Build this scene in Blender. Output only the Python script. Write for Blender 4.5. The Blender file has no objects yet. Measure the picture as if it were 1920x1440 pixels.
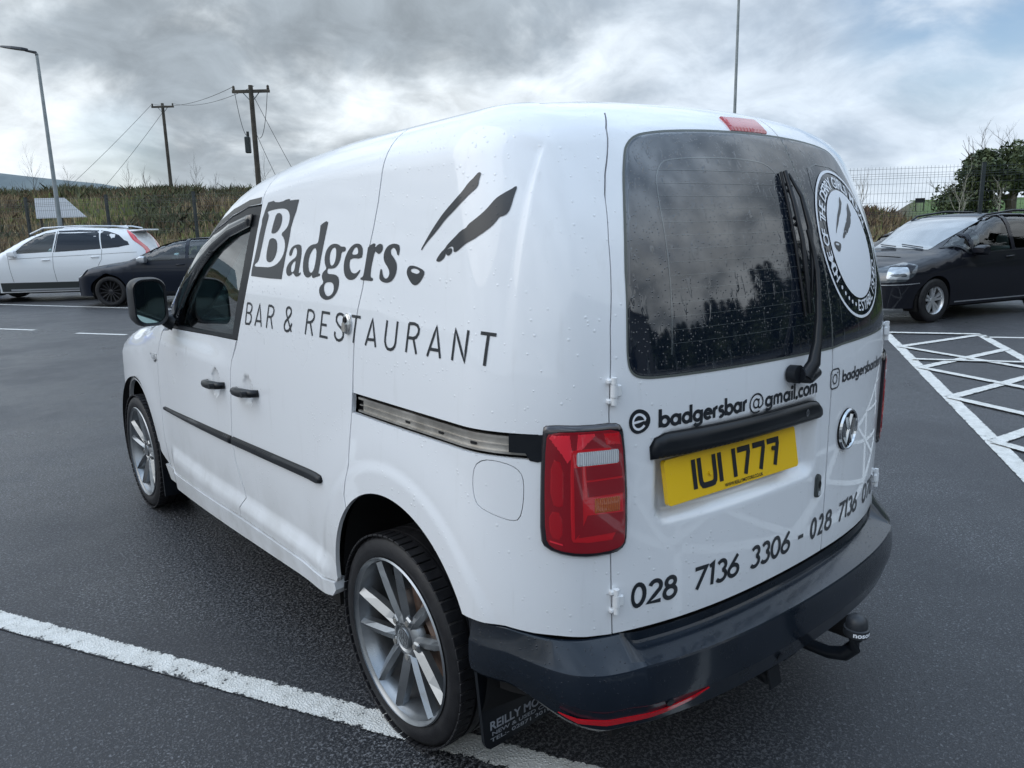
import bpy, math, random
import numpy as np
from mathutils import Vector, Matrix
from mathutils.geometry import delaunay_2d_cdt
R=math.radians
random.seed(7)
scene=bpy.context.scene
# ---------------------------------------------------------------- camera
CAM=(-1.91343,-1.79939,1.50818); YAW,PITCH,ROLL,FPX=.696475,.203362,-.021021,1431.336
cd=bpy.data.cameras.new('camera'); cam=bpy.data.objects.new('camera',cd); scene.collection.objects.link(cam)
cd.sensor_fit='HORIZONTAL'; cd.sensor_width=36; cd.lens=FPX/1920*36; cd.clip_start=.05; cd.clip_end=6000
fw=Vector((math.sin(YAW)*math.cos(PITCH),math.cos(YAW)*math.cos(PITCH),-math.sin(PITCH)))
rt=Vector((math.cos(YAW),-math.sin(YAW),0)); up=rt.cross(fw)
c_,s_=math.cos(ROLL),math.sin(ROLL)
r2=c_*rt+s_*up; u2=-s_*rt+c_*up
M=Matrix(((r2.x,u2.x,-fw.x,CAM[0]),(r2.y,u2.y,-fw.y,CAM[1]),(r2.z,u2.z,-fw.z,CAM[2]),(0,0,0,1)))
cam.matrix_world=M; scene.camera=cam
cd.dof.use_dof=False
# ---------------------------------------------------------------- world
SUN_EL,SUN_AZ=R(38),R(-62)      # azimuth measured from +Y towards +X
world=bpy.data.worlds.new('World'); scene.world=world; world.use_nodes=True
wn=world.node_tree; wn.nodes.clear()
class NT:
    def __init__(s,t): s.t=t
    def n(s,typ,**kw):
        nd=s.t.nodes.new(typ)
        for k,v in kw.items():
            if k.startswith('i_'):
                key=k[2:]
                key=int(key) if key.isdigit() else key.replace('_',' ')
                if hasattr(v,'is_output') or isinstance(v,bpy.types.NodeSocket): s.t.links.new(v,nd.inputs[key])
                else: nd.inputs[key].default_value=v
            else: setattr(nd,k,v)
        return nd
    def math(s,op,a,b=0.0,clamp=False):
        nd=s.t.nodes.new('ShaderNodeMath'); nd.operation=op; nd.use_clamp=clamp
        for i,v in enumerate((a,b)):
            if isinstance(v,bpy.types.NodeSocket): s.t.links.new(v,nd.inputs[i])
            else: nd.inputs[i].default_value=v
        return nd.outputs[0]
    def vmath(s,op,a,b=(0,0,0)):
        nd=s.t.nodes.new('ShaderNodeVectorMath'); nd.operation=op
        for i,v in enumerate((a,b)):
            if isinstance(v,bpy.types.NodeSocket): s.t.links.new(v,nd.inputs[i])
            else: nd.inputs[i].default_value=v
        return nd.outputs['Value'] if op in('DOT_PRODUCT','LENGTH','DISTANCE') else nd.outputs[0]
    def mix(s,f,a,b,typ='MIX'):
        nd=s.t.nodes.new('ShaderNodeMix'); nd.data_type='RGBA'; nd.blend_type=typ
        for key,v in ((0,f),(6,a),(7,b)):
            if isinstance(v,bpy.types.NodeSocket): s.t.links.new(v,nd.inputs[key])
            elif key==0: nd.inputs[0].default_value=v
            else: nd.inputs[key].default_value=(*v,1) if len(v)==3 else v
        return nd.outputs[2]
    def rng(s,v,a,b,c=0.0,d=1.0,smooth=True):
        nd=s.t.nodes.new('ShaderNodeMapRange'); nd.interpolation_type='SMOOTHSTEP' if smooth else 'LINEAR'
        s.t.links.new(v,nd.inputs[0])
        for i,x in enumerate((a,b,c,d)): nd.inputs[i+1].default_value=x
        return nd.outputs[0]
    def noise(s,vec,scale,detail=4,rough=.5,dist=0.0):
        nd=s.t.nodes.new('ShaderNodeTexNoise'); 
        if vec is not None: s.t.links.new(vec,nd.inputs['Vector'])
        nd.inputs['Scale'].default_value=scale; nd.inputs['Detail'].default_value=detail
        nd.inputs['Roughness'].default_value=rough; nd.inputs['Distortion'].default_value=dist
        return nd.outputs[0]
W=NT(wn)
tc=W.n('ShaderNodeTexCoord'); dirv=tc.outputs['Generated']
sep=W.n('ShaderNodeSeparateXYZ'); wn.links.new(dirv,sep.inputs[0])
zc=W.math('MAXIMUM',sep.outputs[2],0.0)
den=W.math('ADD',zc,.42)
px_=W.math('DIVIDE',sep.outputs[0],den); py_=W.math('DIVIDE',sep.outputs[1],den)
cmb=W.n('ShaderNodeCombineXYZ'); wn.links.new(px_,cmb.inputs[0]); wn.links.new(py_,cmb.inputs[1])
cv=cmb.outputs[0]
n1=W.noise(cv,3.1,8,.55,.35)
off=W.vmath('ADD',cv,(7.3,2.1,0))
n2=W.noise(off,1.3,4,.5,.2)
big=W.math('ADD',W.math('MULTIPLY',n1,.62),W.math('MULTIPLY',n2,.38))
def blob(d,inner,outer):     # soft cloud opening / bank round one direction of the sky
    v=Vector(d).normalized(); dp=W.vmath('DOT_PRODUCT',dirv,tuple(v))
    return W.rng(dp,math.cos(R(outer)),math.cos(R(inner)))
def azel(az,el): return (math.sin(R(az))*math.cos(R(el)),math.cos(R(az))*math.cos(R(el)),math.sin(R(el)))
dark=W.math('MULTIPLY',blob(azel(30,22),4,22),-.035)
dark2=W.math('MULTIPLY',blob(azel(17,8.5),2,12),-.055)
lite=W.math('MULTIPLY',blob(azel(10,3.0),1,10),.10)
lite2=W.math('MULTIPLY',blob(azel(47,17),3,16),.03)
tot=W.math('ADD',W.math('ADD',big,W.math('ADD',dark,dark2)),W.math('ADD',lite,lite2))
shade=W.rng(tot,.40,.585)
cloud=W.mix(shade,(.300,.335,.365),(.71,.745,.765))
n3=W.noise(W.vmath('ADD',cv,(3.1,9.2,0)),7.5,7,.6,.5)
fine=W.rng(n3,.32,.68,.80,1.16,False)
cf=W.n('ShaderNodeVectorMath',operation='SCALE');wn.links.new(cloud,cf.inputs[0]);wn.links.new(fine,cf.inputs['Scale']);cloud=cf.outputs[0]
rightness=W.rng(W.vmath('DOT_PRODUCT',dirv,azel(75,6)),math.cos(R(40)),math.cos(R(4)))
cloud=W.mix(W.math('MULTIPLY',rightness,.45),cloud,(.42,.52,.66))
gl=W.rng(sep.outputs[2],0.0,.12,1.0,0.0)          # brighter, thinner cloud near the horizon
cloud=W.mix(W.math('MULTIPLY',gl,.26),cloud,(.74,.78,.80))
ov=W.rng(sep.outputs[2],.22,.9,1.0,2.0)           # overcast sky grows brighter towards the zenith
cloud=W.mix(W.rng(sep.outputs[2],.38,.75),W.vmath('MULTIPLY',cloud,(9.9,10.2,10.5)),W.vmath('MULTIPLY',cloud,(8.3,10.0,12.4)))
scl=W.n('ShaderNodeVectorMath',operation='SCALE'); wn.links.new(cloud,scl.inputs[0]); wn.links.new(ov,scl.inputs['Scale'])
cloud=scl.outputs[0]
sky=W.n('ShaderNodeTexSky'); sky.sky_type='NISHITA'; sky.sun_disc=False; sky.sun_elevation=SUN_EL; sky.sun_rotation=SUN_AZ
sky.air_density=1; sky.dust_density=1; sky.ozone_density=1.5
hole=W.math('MULTIPLY',blob(azel(70,14.5),1,10),W.rng(n1,.38,.62,1.0,.15))
hole2=W.math('MULTIPLY',blob(azel(14,5.3),.2,3.8),W.rng(n1,.45,.62,0.35,.75))
gaps=W.math('MULTIPLY',W.rng(n2,.60,.70),W.rng(sep.outputs[2],.30,.5))
holes=W.math('MAXIMUM',W.math('MAXIMUM',hole,hole2),W.math('MULTIPLY',gaps,.6))
skyc=W.mix(holes,cloud,sky.outputs[0])
bg=W.n('ShaderNodeBackground'); wn.links.new(skyc,bg.inputs[0]); bg.inputs[1].default_value=.10
wo=W.n('ShaderNodeOutputWorld'); wn.links.new(bg.outputs[0],wo.inputs[0])
# ---------------------------------------------------------------- sun behind cloud
sl=bpy.data.lights.new('sun','SUN'); so=bpy.data.objects.new('sun',sl); scene.collection.objects.link(so)
sl.energy=.75; sl.angle=R(55); sl.color=(1,.96,.90)
so.rotation_euler=Vector((math.sin(SUN_AZ)*math.cos(SUN_EL),math.cos(SUN_AZ)*math.cos(SUN_EL),math.sin(SUN_EL))).to_track_quat('Z','Y').to_euler()
vs=scene.view_settings; vs.view_transform='Standard'; vs.look='None'; vs.exposure=0.42; vs.gamma=1; vs.use_curve_mapping=False
# ---------------------------------------------------------------- materials
def mat(name,col=(.5,.5,.5),rough=.5,metal=0.0,coat=0.0,coatr=.03,spec=.5,fn=None,**kw):
    m=bpy.data.materials.new(name); m.use_nodes=True; t=m.node_tree; b=t.nodes['Principled BSDF']
    b.inputs['Base Color'].default_value=(*col,1); b.inputs['Roughness'].default_value=rough; b.inputs['Metallic'].default_value=metal
    b.inputs['Coat Weight'].default_value=coat; b.inputs['Coat Roughness'].default_value=coatr; b.inputs['Specular IOR Level'].default_value=spec
    for k,v in kw.items(): b.inputs[k.replace('_',' ')].default_value=v
    if fn: fn(NT(t),b,t)
    return m
def objco(n): return n.n('ShaderNodeTexCoord').outputs['Object']
def drops(strength,scale=75.0,dens=.34,dist=.0020):
    def f(n,b,t):
        co=objco(n)
        vo=n.n('ShaderNodeTexVoronoi',feature='F1'); t.links.new(co,vo.inputs['Vector']); vo.inputs['Scale'].default_value=scale
        sp=n.n('ShaderNodeSeparateColor'); t.links.new(vo.outputs['Color'],sp.inputs[0])
        keep=n.math('LESS_THAN',sp.outputs[0],dens)
        rad=n.math('MULTIPLY',n.math('ADD',sp.outputs[1],.35),.23)
        hgt=n.math('MAXIMUM',n.math('SUBTRACT',1.0,n.math('DIVIDE',vo.outputs['Distance'],rad)),0.0)
        hgt=n.math('MULTIPLY',n.math('POWER',hgt,.6),keep)
        low=n.noise(co,2.2,3); hgt=n.math('MULTIPLY',hgt,n.rng(low,.38,.6,.15,1))
        bp=n.n('ShaderNodeBump'); bp.inputs['Strength'].default_value=strength; bp.inputs['Distance'].default_value=dist
        t.links.new(hgt,bp.inputs['Height']); t.links.new(bp.outputs[0],b.inputs['Normal'])
        if 'Coat Normal' in b.inputs: t.links.new(bp.outputs[0],b.inputs['Coat Normal'])
    return f
def grimy(c1,c2,scale,rough=None,bump=0,bscale=200,dropf=None):
    def f(n,b,t):
        co=objco(n); no=n.noise(co,scale,5,.6)
        c=n.mix(n.rng(no,.3,.7),c1,c2); t.links.new(c,b.inputs['Base Color'])
        if rough: t.links.new(n.rng(no,.3,.7,rough[0],rough[1]),b.inputs['Roughness'])
        if bump:
            bp=n.n('ShaderNodeBump'); bp.inputs['Strength'].default_value=bump; bp.inputs['Distance'].default_value=.002
            t.links.new(n.noise(co,bscale,3),bp.inputs['Height']); t.links.new(bp.outputs[0],b.inputs['Normal'])
        if dropf: dropf(n,b,t)
    return f
def whitefn(n,b,t):
    drops(.55)(n,b,t);co=objco(n);sp=n.n('ShaderNodeSeparateXYZ');t.links.new(co,sp.inputs[0])
    low=n.rng(sp.outputs[2],.72,.30);no=n.noise(co,4.5,5,.65);f=n.math('MULTIPLY',low,n.rng(no,.35,.70,.12,.55))
    mp=n.n('ShaderNodeMapping');t.links.new(co,mp.inputs[0]);mp.inputs['Scale'].default_value=(1,1,.12)
    st=n.math('MULTIPLY',n.rng(n.noise(mp.outputs[0],26,3,.6),.58,.75),.10)
    c=n.mix(n.math('ADD',f,st,True),(.80,.815,.84),(.42,.415,.39));t.links.new(c,b.inputs['Base Color'])
    t.links.new(n.rng(n.noise(co,1.7,4),.3,.7,.26,.40,False),b.inputs['Roughness'])
M_WHITE=mat('white_paint',(.80,.81,.83),.32,0,.9,.02,fn=whitefn)
M_WHITE2=mat('white_metal',(.76,.77,.78),.4,0,.3)
M_VINYL=mat('black_vinyl',(.012,.016,.022),.30,0,.10,.08,fn=drops(.5))
M_VWHITE=mat('white_vinyl',(.80,.82,.86),.4,fn=drops(.4))
M_BLACKP=mat('black_trim',(.022,.024,.028),.42,spec=.32,fn=grimy((.005,.007,.010),(.011,.013,.017),6,(.28,.42)))
M_BUMPER=mat('textured_plastic',(.012,.016,.02),.45,0,.6,.10,spec=.2,fn=grimy((.004,.008,.014),(.008,.013,.022),3,(.22,.36),0,0,drops(.6,120,.45,.0016)))
M_DARK=mat('dark_void',(.006,.006,.007),.9)
M_RUBBER=mat('tyre_rubber',(.016,.016,.018),.55,spec=.35,fn=grimy((.008,.008,.010),(.018,.018,.020),20,(.42,.62),.3,150))
M_ALLOY=mat('grey_alloy',(.2,.2,.2),.30,.85,.3,fn=grimy((.23,.245,.26),(.32,.335,.35),8,(.26,.40)))
M_CHROME=mat('chrome',(.58,.60,.62),.12,1.0)
M_STEEL=mat('rail_steel',(.46,.44,.41),.34,.9,fn=grimy((.36,.34,.31),(.55,.53,.50),9,(.28,.5)))
M_BRAKE=mat('rusty_disc',(.20,.13,.10),.55,.5,fn=grimy((.16,.09,.06),(.28,.22,.19),15))
M_RED=mat('red_lens',(.55,.006,.014),.12,0,1.0,.02,Transmission_Weight=0.0)
M_REDD=mat('dark_red_lens',(.26,.003,.010),.14,0,1.0,.02)
M_REDL=mat('bright_red_lens',(.80,.025,.045),.12,0,1.0,.02)
M_LAMPB=mat('lamp_black',(.010,.006,.010),.12,0,1.0,.02)
def ribs(c1,c2,sc):
    def f(n,b,t):
        w=n.n('ShaderNodeTexWave',wave_type='BANDS',bands_direction='X'); t.links.new(objco(n),w.inputs['Vector']); w.inputs['Scale'].default_value=sc
        t.links.new(n.mix(w.outputs[1],c1,c2),b.inputs['Base Color'])
        bp=n.n('ShaderNodeBump'); bp.inputs['Strength'].default_value=.5; bp.inputs['Distance'].default_value=.002
        t.links.new(w.outputs[1],bp.inputs['Height']); t.links.new(bp.outputs[0],b.inputs['Normal'])
    return f
M_CLEARL=mat('clear_lens',(.62,.64,.66),.12,.3,1.0,fn=ribs((.45,.47,.5),(.82,.84,.86),70))
M_AMBER=mat('amber_lens',(.42,.08,.01),.15,0,1.0,fn=ribs((.30,.03,.01),(.50,.13,.02),70))
M_YELLOW=mat('yellow_plate',(.86,.53,.006),.30,0,.5,fn=drops(.5,120,.25))
M_BOLT=mat('yellow_cap',(.80,.52,.02),.25)
M_PLBLK=mat('plate_black',(.012,.014,.018),.3,0,.4)
M_MIRROR=mat('mirror_glass',(.42,.60,.60),.02,1.0)
M_SEAT=mat('seat_cloth',(.045,.047,.05),.9)
M_DASH=mat('dashboard',(.05,.052,.055),.6)
M_CABL=mat('grey_door_card',(.22,.23,.23),.8)
def glass(name,tint,rough=.0,k=.75,bump=None,ior=1.5):
    m=bpy.data.materials.new(name); m.use_nodes=True; t=m.node_tree; t.nodes.clear(); n=NT(t)
    tr=n.n('ShaderNodeBsdfTransparent'); tr.inputs[0].default_value=(*tint,1)
    gl_=n.n('ShaderNodeBsdfGlossy'); gl_.inputs[0].default_value=(1,1,1,1); gl_.inputs['Roughness'].default_value=rough
    fr=n.n('ShaderNodeFresnel'); fr.inputs[0].default_value=ior
    if bump: bump(n,gl_,t); 
    mx=n.n('ShaderNodeMixShader'); fac=n.math('ADD',n.math('MULTIPLY',fr.outputs[0],k),.03,True)
    t.links.new(fac,mx.inputs[0]); t.links.new(tr.outputs[0],mx.inputs[1]); t.links.new(gl_.outputs[0],mx.inputs[2])
    o=n.n('ShaderNodeOutputMaterial'); t.links.new(mx.outputs[0],o.inputs[0]); return m
M_GLASS=glass('side_glass',(.36,.56,.52),k=1.5)
M_CARGLASS=glass('car_glass',(.62,.75,.74),k=.9)
M_PRIV=mat('privacy_glass',(.006,.010,.018),.05,0,0,.0,spec=.45)
def wetglass(n,b,t):
    co=objco(n)
    # drops
    vo=n.n('ShaderNodeTexVoronoi',feature='F1'); t.links.new(co,vo.inputs['Vector']); vo.inputs['Scale'].default_value=130
    sp=n.n('ShaderNodeSeparateColor'); t.links.new(vo.outputs['Color'],sp.inputs[0])
    h1=n.math('MULTIPLY',n.math('MAXIMUM',n.math('SUBTRACT',1.0,n.math('MULTIPLY',vo.outputs['Distance'],3.4)),0.0),n.math('LESS_THAN',sp.outputs[0],.45))
    # runs of water down the pane
    mp=n.n('ShaderNodeMapping'); t.links.new(co,mp.inputs[0]); mp.inputs['Scale'].default_value=(1,1,.16)
    wb=n.noise(co,9,3); 
    st=n.noise(mp.outputs[0],62,2,.6,.4); runs=n.rng(st,.60,.72)
    zz=n.n('ShaderNodeSeparateXYZ'); t.links.new(co,zz.inputs[0])
    h=n.math('ADD',h1,n.math('MULTIPLY',runs,.6))
    bp=n.n('ShaderNodeBump'); bp.inputs['Strength'].default_value=.55; bp.inputs['Distance'].default_value=.0012
    t.links.new(h,bp.inputs['Height']); t.links.new(bp.outputs[0],b.inputs['Normal']); t.links.new(bp.outputs[0],b.inputs['Coat Normal'])
    c=n.mix(n.math('MULTIPLY',runs,.55),(.006,.010,.018),(.035,.042,.05)); t.links.new(c,b.inputs['Base Color'])
M_REARGL=mat('dark_wet_glass',(.008,.012,.020),.05,0,0,.0,spec=.5,fn=wetglass,IOR=2.0)
M_REDM=mat('mid_red_lens',(.40,.004,.012),.12,0,1.0,.02)
M_HEAT=mat('heater_line',(.07,.08,.085),.08,spec=.5,IOR=2.0)
TR={'gap_fender':[(2.0292,1.0391),(2.1295,0.9319),(2.1648,0.8345),(2.1891,0.7772),(2.1865,0.6629),(2.2031,0.4979),(2.1652,0.3985),(2.1769,0.3526)],
'gap_b':[(0.9308,1.6652),(0.8445,1.619),(0.8356,1.5908)],
'gap_door':[(1.0497,1.083),(1.0964,1.0309),(1.1138,0.9853),(1.1265,0.8807),(1.1535,0.721),(1.1458,0.6212),(1.074,0.4826),(1.1204,0.4335),(1.113,0.3966)],
'sillgap':[(2.1769,0.3526),(1.5783,0.3758),(1.1193,0.3947),(0.6291,0.4016),(0.2833,0.4055)],
'sillbot':[(2.0782,0.2829),(1.1488,0.3261),(0.647,0.3478),(0.2819,0.3626)],
'gap_slide':[(0.0523,1.7174),(0.0095,1.6446),(0.0566,1.5085),(0.0787,1.4372),(0.0963,1.3498),(0.1191,1.2895),(0.1346,1.2285),(0.1426,1.1056),(0.1473,1.0428),(0.1528,0.99),(0.172,0.8314),(0.2025,0.7305),(0.1991,0.6888)],
'arch_r':[(0.2652,0.3672),(0.2928,0.4526),(0.2836,0.5383),(0.2401,0.6356),(0.1933,0.6938),(0.1154,0.7435),(0.0322,0.7767),(-0.041,0.7881),(-0.1223,0.784),(-0.1946,0.758),(-0.2644,0.719),(-0.3271,0.6656),(-0.3799,0.6096),(-0.3992,0.5776)],
'arch_f':[(3.1385,0.6457),(2.9395,0.7029),(2.7714,0.7186),(2.6087,0.6687),(2.4616,0.5909),(2.3977,0.5066),(2.3265,0.428),(2.2328,0.333)],
'flap':[(-0.4148,0.9235),(-0.4217,0.9614),(-0.446,0.9796),(-0.4836,0.9819),(-0.5281,0.9746),(-0.5531,0.96),(-0.5617,0.9351),(-0.5595,0.8838),(-0.5484,0.8441),(-0.523,0.8377),(-0.4741,0.8472),(-0.4325,0.861),(-0.4189,0.8847)],
'mold1':[(2.1145,0.681),(1.1589,0.7221),(1.1697,0.6847),(2.1029,0.656)],
'mold2':[(1.1355,0.7246),(0.3664,0.7499),(0.3506,0.7431),(0.3704,0.7258),(0.4019,0.7161),(1.1466,0.6851)],
'rail':[(0.1376,1.0496),(-0.6136,1.0473),(-0.6085,0.9888),(-0.5728,0.9988),(-0.5685,1.0098),(0.1497,0.9889)],
'winouter':[(2.0203,1.0593),(1.8434,1.178),(1.6435,1.2947),(1.5352,1.3782),(1.3005,1.4806),(1.0784,1.5561),(0.929,1.5798),(0.831,1.591)],
'window':[(1.7874,1.0856),(1.6424,1.2728),(1.4754,1.3788),(1.2892,1.4693),(1.0711,1.5289),(0.8926,1.5505),(1.0873,1.1196),(1.4136,1.0994)],
'winbot':[(1.8912,1.0836),(1.0552,1.1126)],
'winouter_b':[(0.831,1.591),(0.9008,1.3875),(0.9708,1.2321),(1.0282,1.1152)],
'handle1':[(1.3946,0.9037),(1.1696,0.923)],
'handle2':[(1.0638,0.9197),(0.8401,0.9376)],
'bowl1':[(1.2859,0.9694),(1.3008,0.8664),(1.3676,0.9076),(1.2166,0.9205)],
'bowl2':[(0.9485,0.981),(0.9532,0.8858)],
'lock':[(0.174,1.2737),(0.1718,1.216),(0.195,1.2446),(0.1508,1.2467)],
'repeater':[(2.318,0.9203),(2.1402,0.9306),(2.1734,0.8948),(2.2832,0.8918)],
'lamp':[(-0.6334,1.072),(-0.7433,1.0665),(-0.8307,1.0668),(-0.8539,1.0576),(-0.8631,1.0317),(-0.8753,0.9283),(-0.8771,0.7967),(-0.8702,0.7681),(-0.8335,0.7538),(-0.7606,0.7536),(-0.6767,0.7627),(-0.6225,0.7801),(-0.6076,0.8019),(-0.6107,0.9182),(-0.618,1.0313),(-0.6213,1.0621)],
'lamp_white':[(-0.7086,1.0102),(-0.8347,1.01),(-0.8423,0.9777),(-0.7052,0.9778)],
'lamp_amber':[(-0.7622,0.8974),(-0.8449,0.899),(-0.8453,0.8624),(-0.7622,0.8638)],
'lamp_inner':[(-0.6926,0.9934),(-0.7023,1.0155),(-0.849,1.0177),(-0.8589,0.7949),(-0.7174,0.7986),(-0.693,0.8145)],
'gapL':[(-0.8318,0.5427),(-0.8268,0.6681),(-0.8167,1.0974),(-0.8798,1.4741),(-0.9594,1.6666),(-0.9924,1.7657),(-1.0248,1.814),(-1.0212,1.8445)],
'doorbot':[(-0.8356,0.5379),(-1.0019,0.5456),(-1.2851,0.5474),(-1.5418,0.5457),(-1.7367,0.5519),(-1.9035,0.5611),(-2.0851,0.5666)],
'split':[(-1.8096,1.8374),(-1.8431,1.8144),(-1.728,1.7367),(-1.6999,1.6305),(-1.6553,1.4539),(-1.6484,1.2932),(-1.642,1.1607),(-1.6597,0.9269),(-1.6821,0.6615),(-1.6822,0.5603)],
'glassL':[(-1.6863,1.7324),(-1.4912,1.7289),(-1.2651,1.7305),(-1.1251,1.7372),(-1.0705,1.734),(-1.0328,1.7134),(-1.0106,1.6791),(-0.9565,1.5325),(-0.8953,1.297),(-0.8877,1.202),(-0.9032,1.1793),(-0.9357,1.1669),(-0.9846,1.1644),(-1.2523,1.1635),(-1.6229,1.1555)],
'glassR':[(-1.7223,1.7294),(-1.8466,1.7309),(-1.9488,1.7183),(-2.0055,1.6922),(-2.0149,1.6179),(-1.9979,1.5102),(-1.9914,1.3961),(-1.994,1.2817),(-1.999,1.199),(-1.983,1.1792),(-1.9148,1.1627),(-1.8034,1.1537),(-1.648,1.1555)],
'demist':[(-1.3678,1.6605),(-1.1326,1.6656),(-1.0988,1.6589),(-1.0751,1.6312),(-1.0149,1.471),(-0.9709,1.244)],
'hstrip':[(-0.9465,0.9687),(-0.9445,1.0039),(-0.9554,1.0216),(-0.99,1.0284),(-1.254,1.0221),(-1.4913,1.0229),(-1.553,1.0202),(-1.5844,1.0028),(-1.6002,0.9724),(-1.592,0.9646),(-1.4185,0.9678),(-1.2164,0.969),(-1.0539,0.9674)],
'recess':[(-0.9508,0.968),(-0.9648,0.8363),(-0.9801,0.8132),(-1.011,0.8002),(-1.2685,0.799),(-1.5158,0.7884),(-1.5721,0.8034),(-1.5911,0.8464),(-1.5932,0.9551)],
'brakelight':[(-1.4819,1.7821),(-1.6623,1.7839),(-1.6164,1.7343),(-1.438,1.7322)],
'lockr':[(-1.6065,0.7953),(-1.6146,0.7289)],
'vw':[(-1.7739,0.9647),(-1.8406,0.9074),(-1.7808,0.8284),(-1.7204,0.8826)],
'ecirc':[(-0.8822,1.0678),(-0.9155,1.0936),(-0.9435,1.064),(-0.914,1.0359)],
'email':[(-0.9691,1.048),(-0.9925,1.0461),(-1.0307,1.0446),(-1.0945,1.0432),(-1.2484,1.0451),(-1.2716,1.0428),(-1.3271,1.0339),(-1.3563,1.0434),(-1.3997,1.0393),(-1.4295,1.0403),(-1.5769,1.0405)],
'emailtop':[(-0.9688,1.0862),(-1.0521,1.087),(-1.1775,1.0868)],
'insta':[(-1.6518,1.0915),(-1.7085,1.0912),(-1.7158,1.0323),(-1.6647,1.0342)],
'instatext':[(-1.7349,1.0466),(-1.7304,1.0819),(-1.8112,1.0459),(-1.9242,1.0495),(-2.0373,1.0448)],
'phonebase':[(-0.9,0.6036),(-0.9399,0.6082),(-0.9849,0.5958),(-1.0193,0.607),(-1.0834,0.6028),(-1.1416,0.604),(-1.1567,0.6071),(-1.2313,0.6048),(-1.2989,0.6076),(-1.346,0.6013),(-1.3869,0.6093),(-1.4653,0.6033),(-1.5264,0.6334),(-1.5407,0.6358),(-1.601,0.6084),(-1.7038,0.6048),(-1.7728,0.6118),(-1.904,0.6059),(-1.994,0.6055),(-2.117,0.594)],
'phonetop':[(-0.9118,0.6586),(-1.0179,0.6584),(-1.1207,0.6564),(-1.2346,0.6561),(-1.3235,0.6508),(-1.4692,0.6482),(-1.6196,0.6623),(-1.7135,0.6612),(-1.8291,0.6631),(-1.9178,0.6608)],
'ring':[(-1.8883,1.6456),(-1.7692,1.6037),(-1.6873,1.5272),(-1.6507,1.4394),(-1.6549,1.3514),(-1.71,1.266),(-1.8173,1.2116),(-1.9087,1.2246),(-1.9507,1.2771)],
'ringin':[(-1.8736,1.5916),(-1.7846,1.5576),(-1.7298,1.4969),(-1.6984,1.3785),(-1.7525,1.2927),(-1.8283,1.262),(-1.9008,1.2812),(-1.9481,1.3498)],
'logoR1':[(-1.8953,1.5266),(-1.9039,1.5107),(-1.8173,1.4341),(-1.7737,1.3975),(-1.8254,1.4648)],
'logoR2':[(-1.9699,1.4892),(-1.959,1.4538),(-1.8905,1.4161),(-1.8605,1.3891),(-1.8146,1.3727),(-1.8555,1.4096)],
'noseR':[(-1.7476,1.3655),(-1.7816,1.3515),(-1.7653,1.3297),(-1.7429,1.3462)],
'bump_side_top':[(-0.4006,0.5723),(-0.4327,0.5685),(-0.5028,0.5713),(-0.5799,0.5608),(-0.6587,0.5545),(-0.7427,0.546),(-0.8318,0.5427)],
'press':[(0.029,1.7047),(-0.3205,1.7102),(-0.4796,1.7629),(-0.6286,1.7692),(-0.665,1.6876),(-0.6642,1.4193),(-0.6562,1.1882)],
't0':[(0.9234,1.2578),(0.9443,1.1825)],
't1':[(0.9234,1.2578),(0.8976,1.2581),(0.8835,1.2523),(0.8809,1.2444),(0.8847,1.2355),(0.9009,1.2233),(0.9314,1.2236)],
't2':[(0.9009,1.2233),(0.89,1.2166),(0.8876,1.2094),(0.8917,1.1967),(0.9082,1.1842),(0.9443,1.1825)],
't3':[(0.8571,1.1822),(0.8099,1.2611),(0.7994,1.1834)],
't4':[(0.846,1.2003),(0.8052,1.2011)],
't5':[(0.7549,1.1836),(0.7334,1.2612)],
't6':[(0.7334,1.2612),(0.709,1.2611),(0.6945,1.2567),(0.6898,1.2476),(0.696,1.2344),(0.7144,1.2236),(0.7437,1.2233)],
't7':[(0.7173,1.2234),(0.705,1.1848)],
't8':[(0.554,1.1873),(0.5888,1.2399),(0.5917,1.2498),(0.5886,1.2591),(0.5802,1.2639),(0.5696,1.2655),(0.5589,1.2627),(0.5535,1.2559),(0.5543,1.248),(0.5621,1.2396),(0.5994,1.2163),(0.6076,1.2042),(0.6077,1.1962),(0.6012,1.1888),(0.5887,1.1865),(0.5726,1.1902),(0.5592,1.2015),(0.5487,1.2148)],
't9':[(0.4506,1.189),(0.4307,1.2665)],
't10':[(0.4307,1.2665),(0.4089,1.2669),(0.3935,1.2626),(0.3875,1.2535),(0.39,1.2437),(0.4008,1.2343),(0.4176,1.2291),(0.4395,1.2287)],
't11':[(0.4151,1.2289),(0.4003,1.1893)],
't12':[(0.2852,1.2665),(0.3338,1.2668),(0.3483,1.1931),(0.2994,1.1929)],
't13':[(0.341,1.2296),(0.3054,1.2294)],
't14':[(0.1953,1.2482),(0.1944,1.2577),(0.2002,1.2662),(0.213,1.2697),(0.2257,1.2694),(0.2371,1.2651),(0.2436,1.2569),(0.2432,1.2468),(0.2309,1.2367),(0.2071,1.2256),(0.2006,1.2171),(0.2011,1.206),(0.2107,1.1966),(0.2255,1.1915),(0.2406,1.193),(0.2507,1.2003),(0.2535,1.2072),(0.251,1.2156)],
't15':[(0.1529,1.2687),(0.1003,1.2687)],
't16':[(0.1248,1.2688),(0.1414,1.1934)],
't17':[(0.0722,1.1935),(0.0342,1.2691),(0.0169,1.194)],
't18':[(0.0598,1.2116),(0.0228,1.213)],
't19':[(-0.0409,1.2716),(-0.0326,1.2255),(-0.0322,1.2144),(-0.0364,1.2037),(-0.0452,1.1968),(-0.0592,1.1954),(-0.0716,1.1992),(-0.0804,1.2071),(-0.0841,1.2173),(-0.0914,1.2727)],
't20':[(-0.1352,1.1971),(-0.1459,1.272)],
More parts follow.
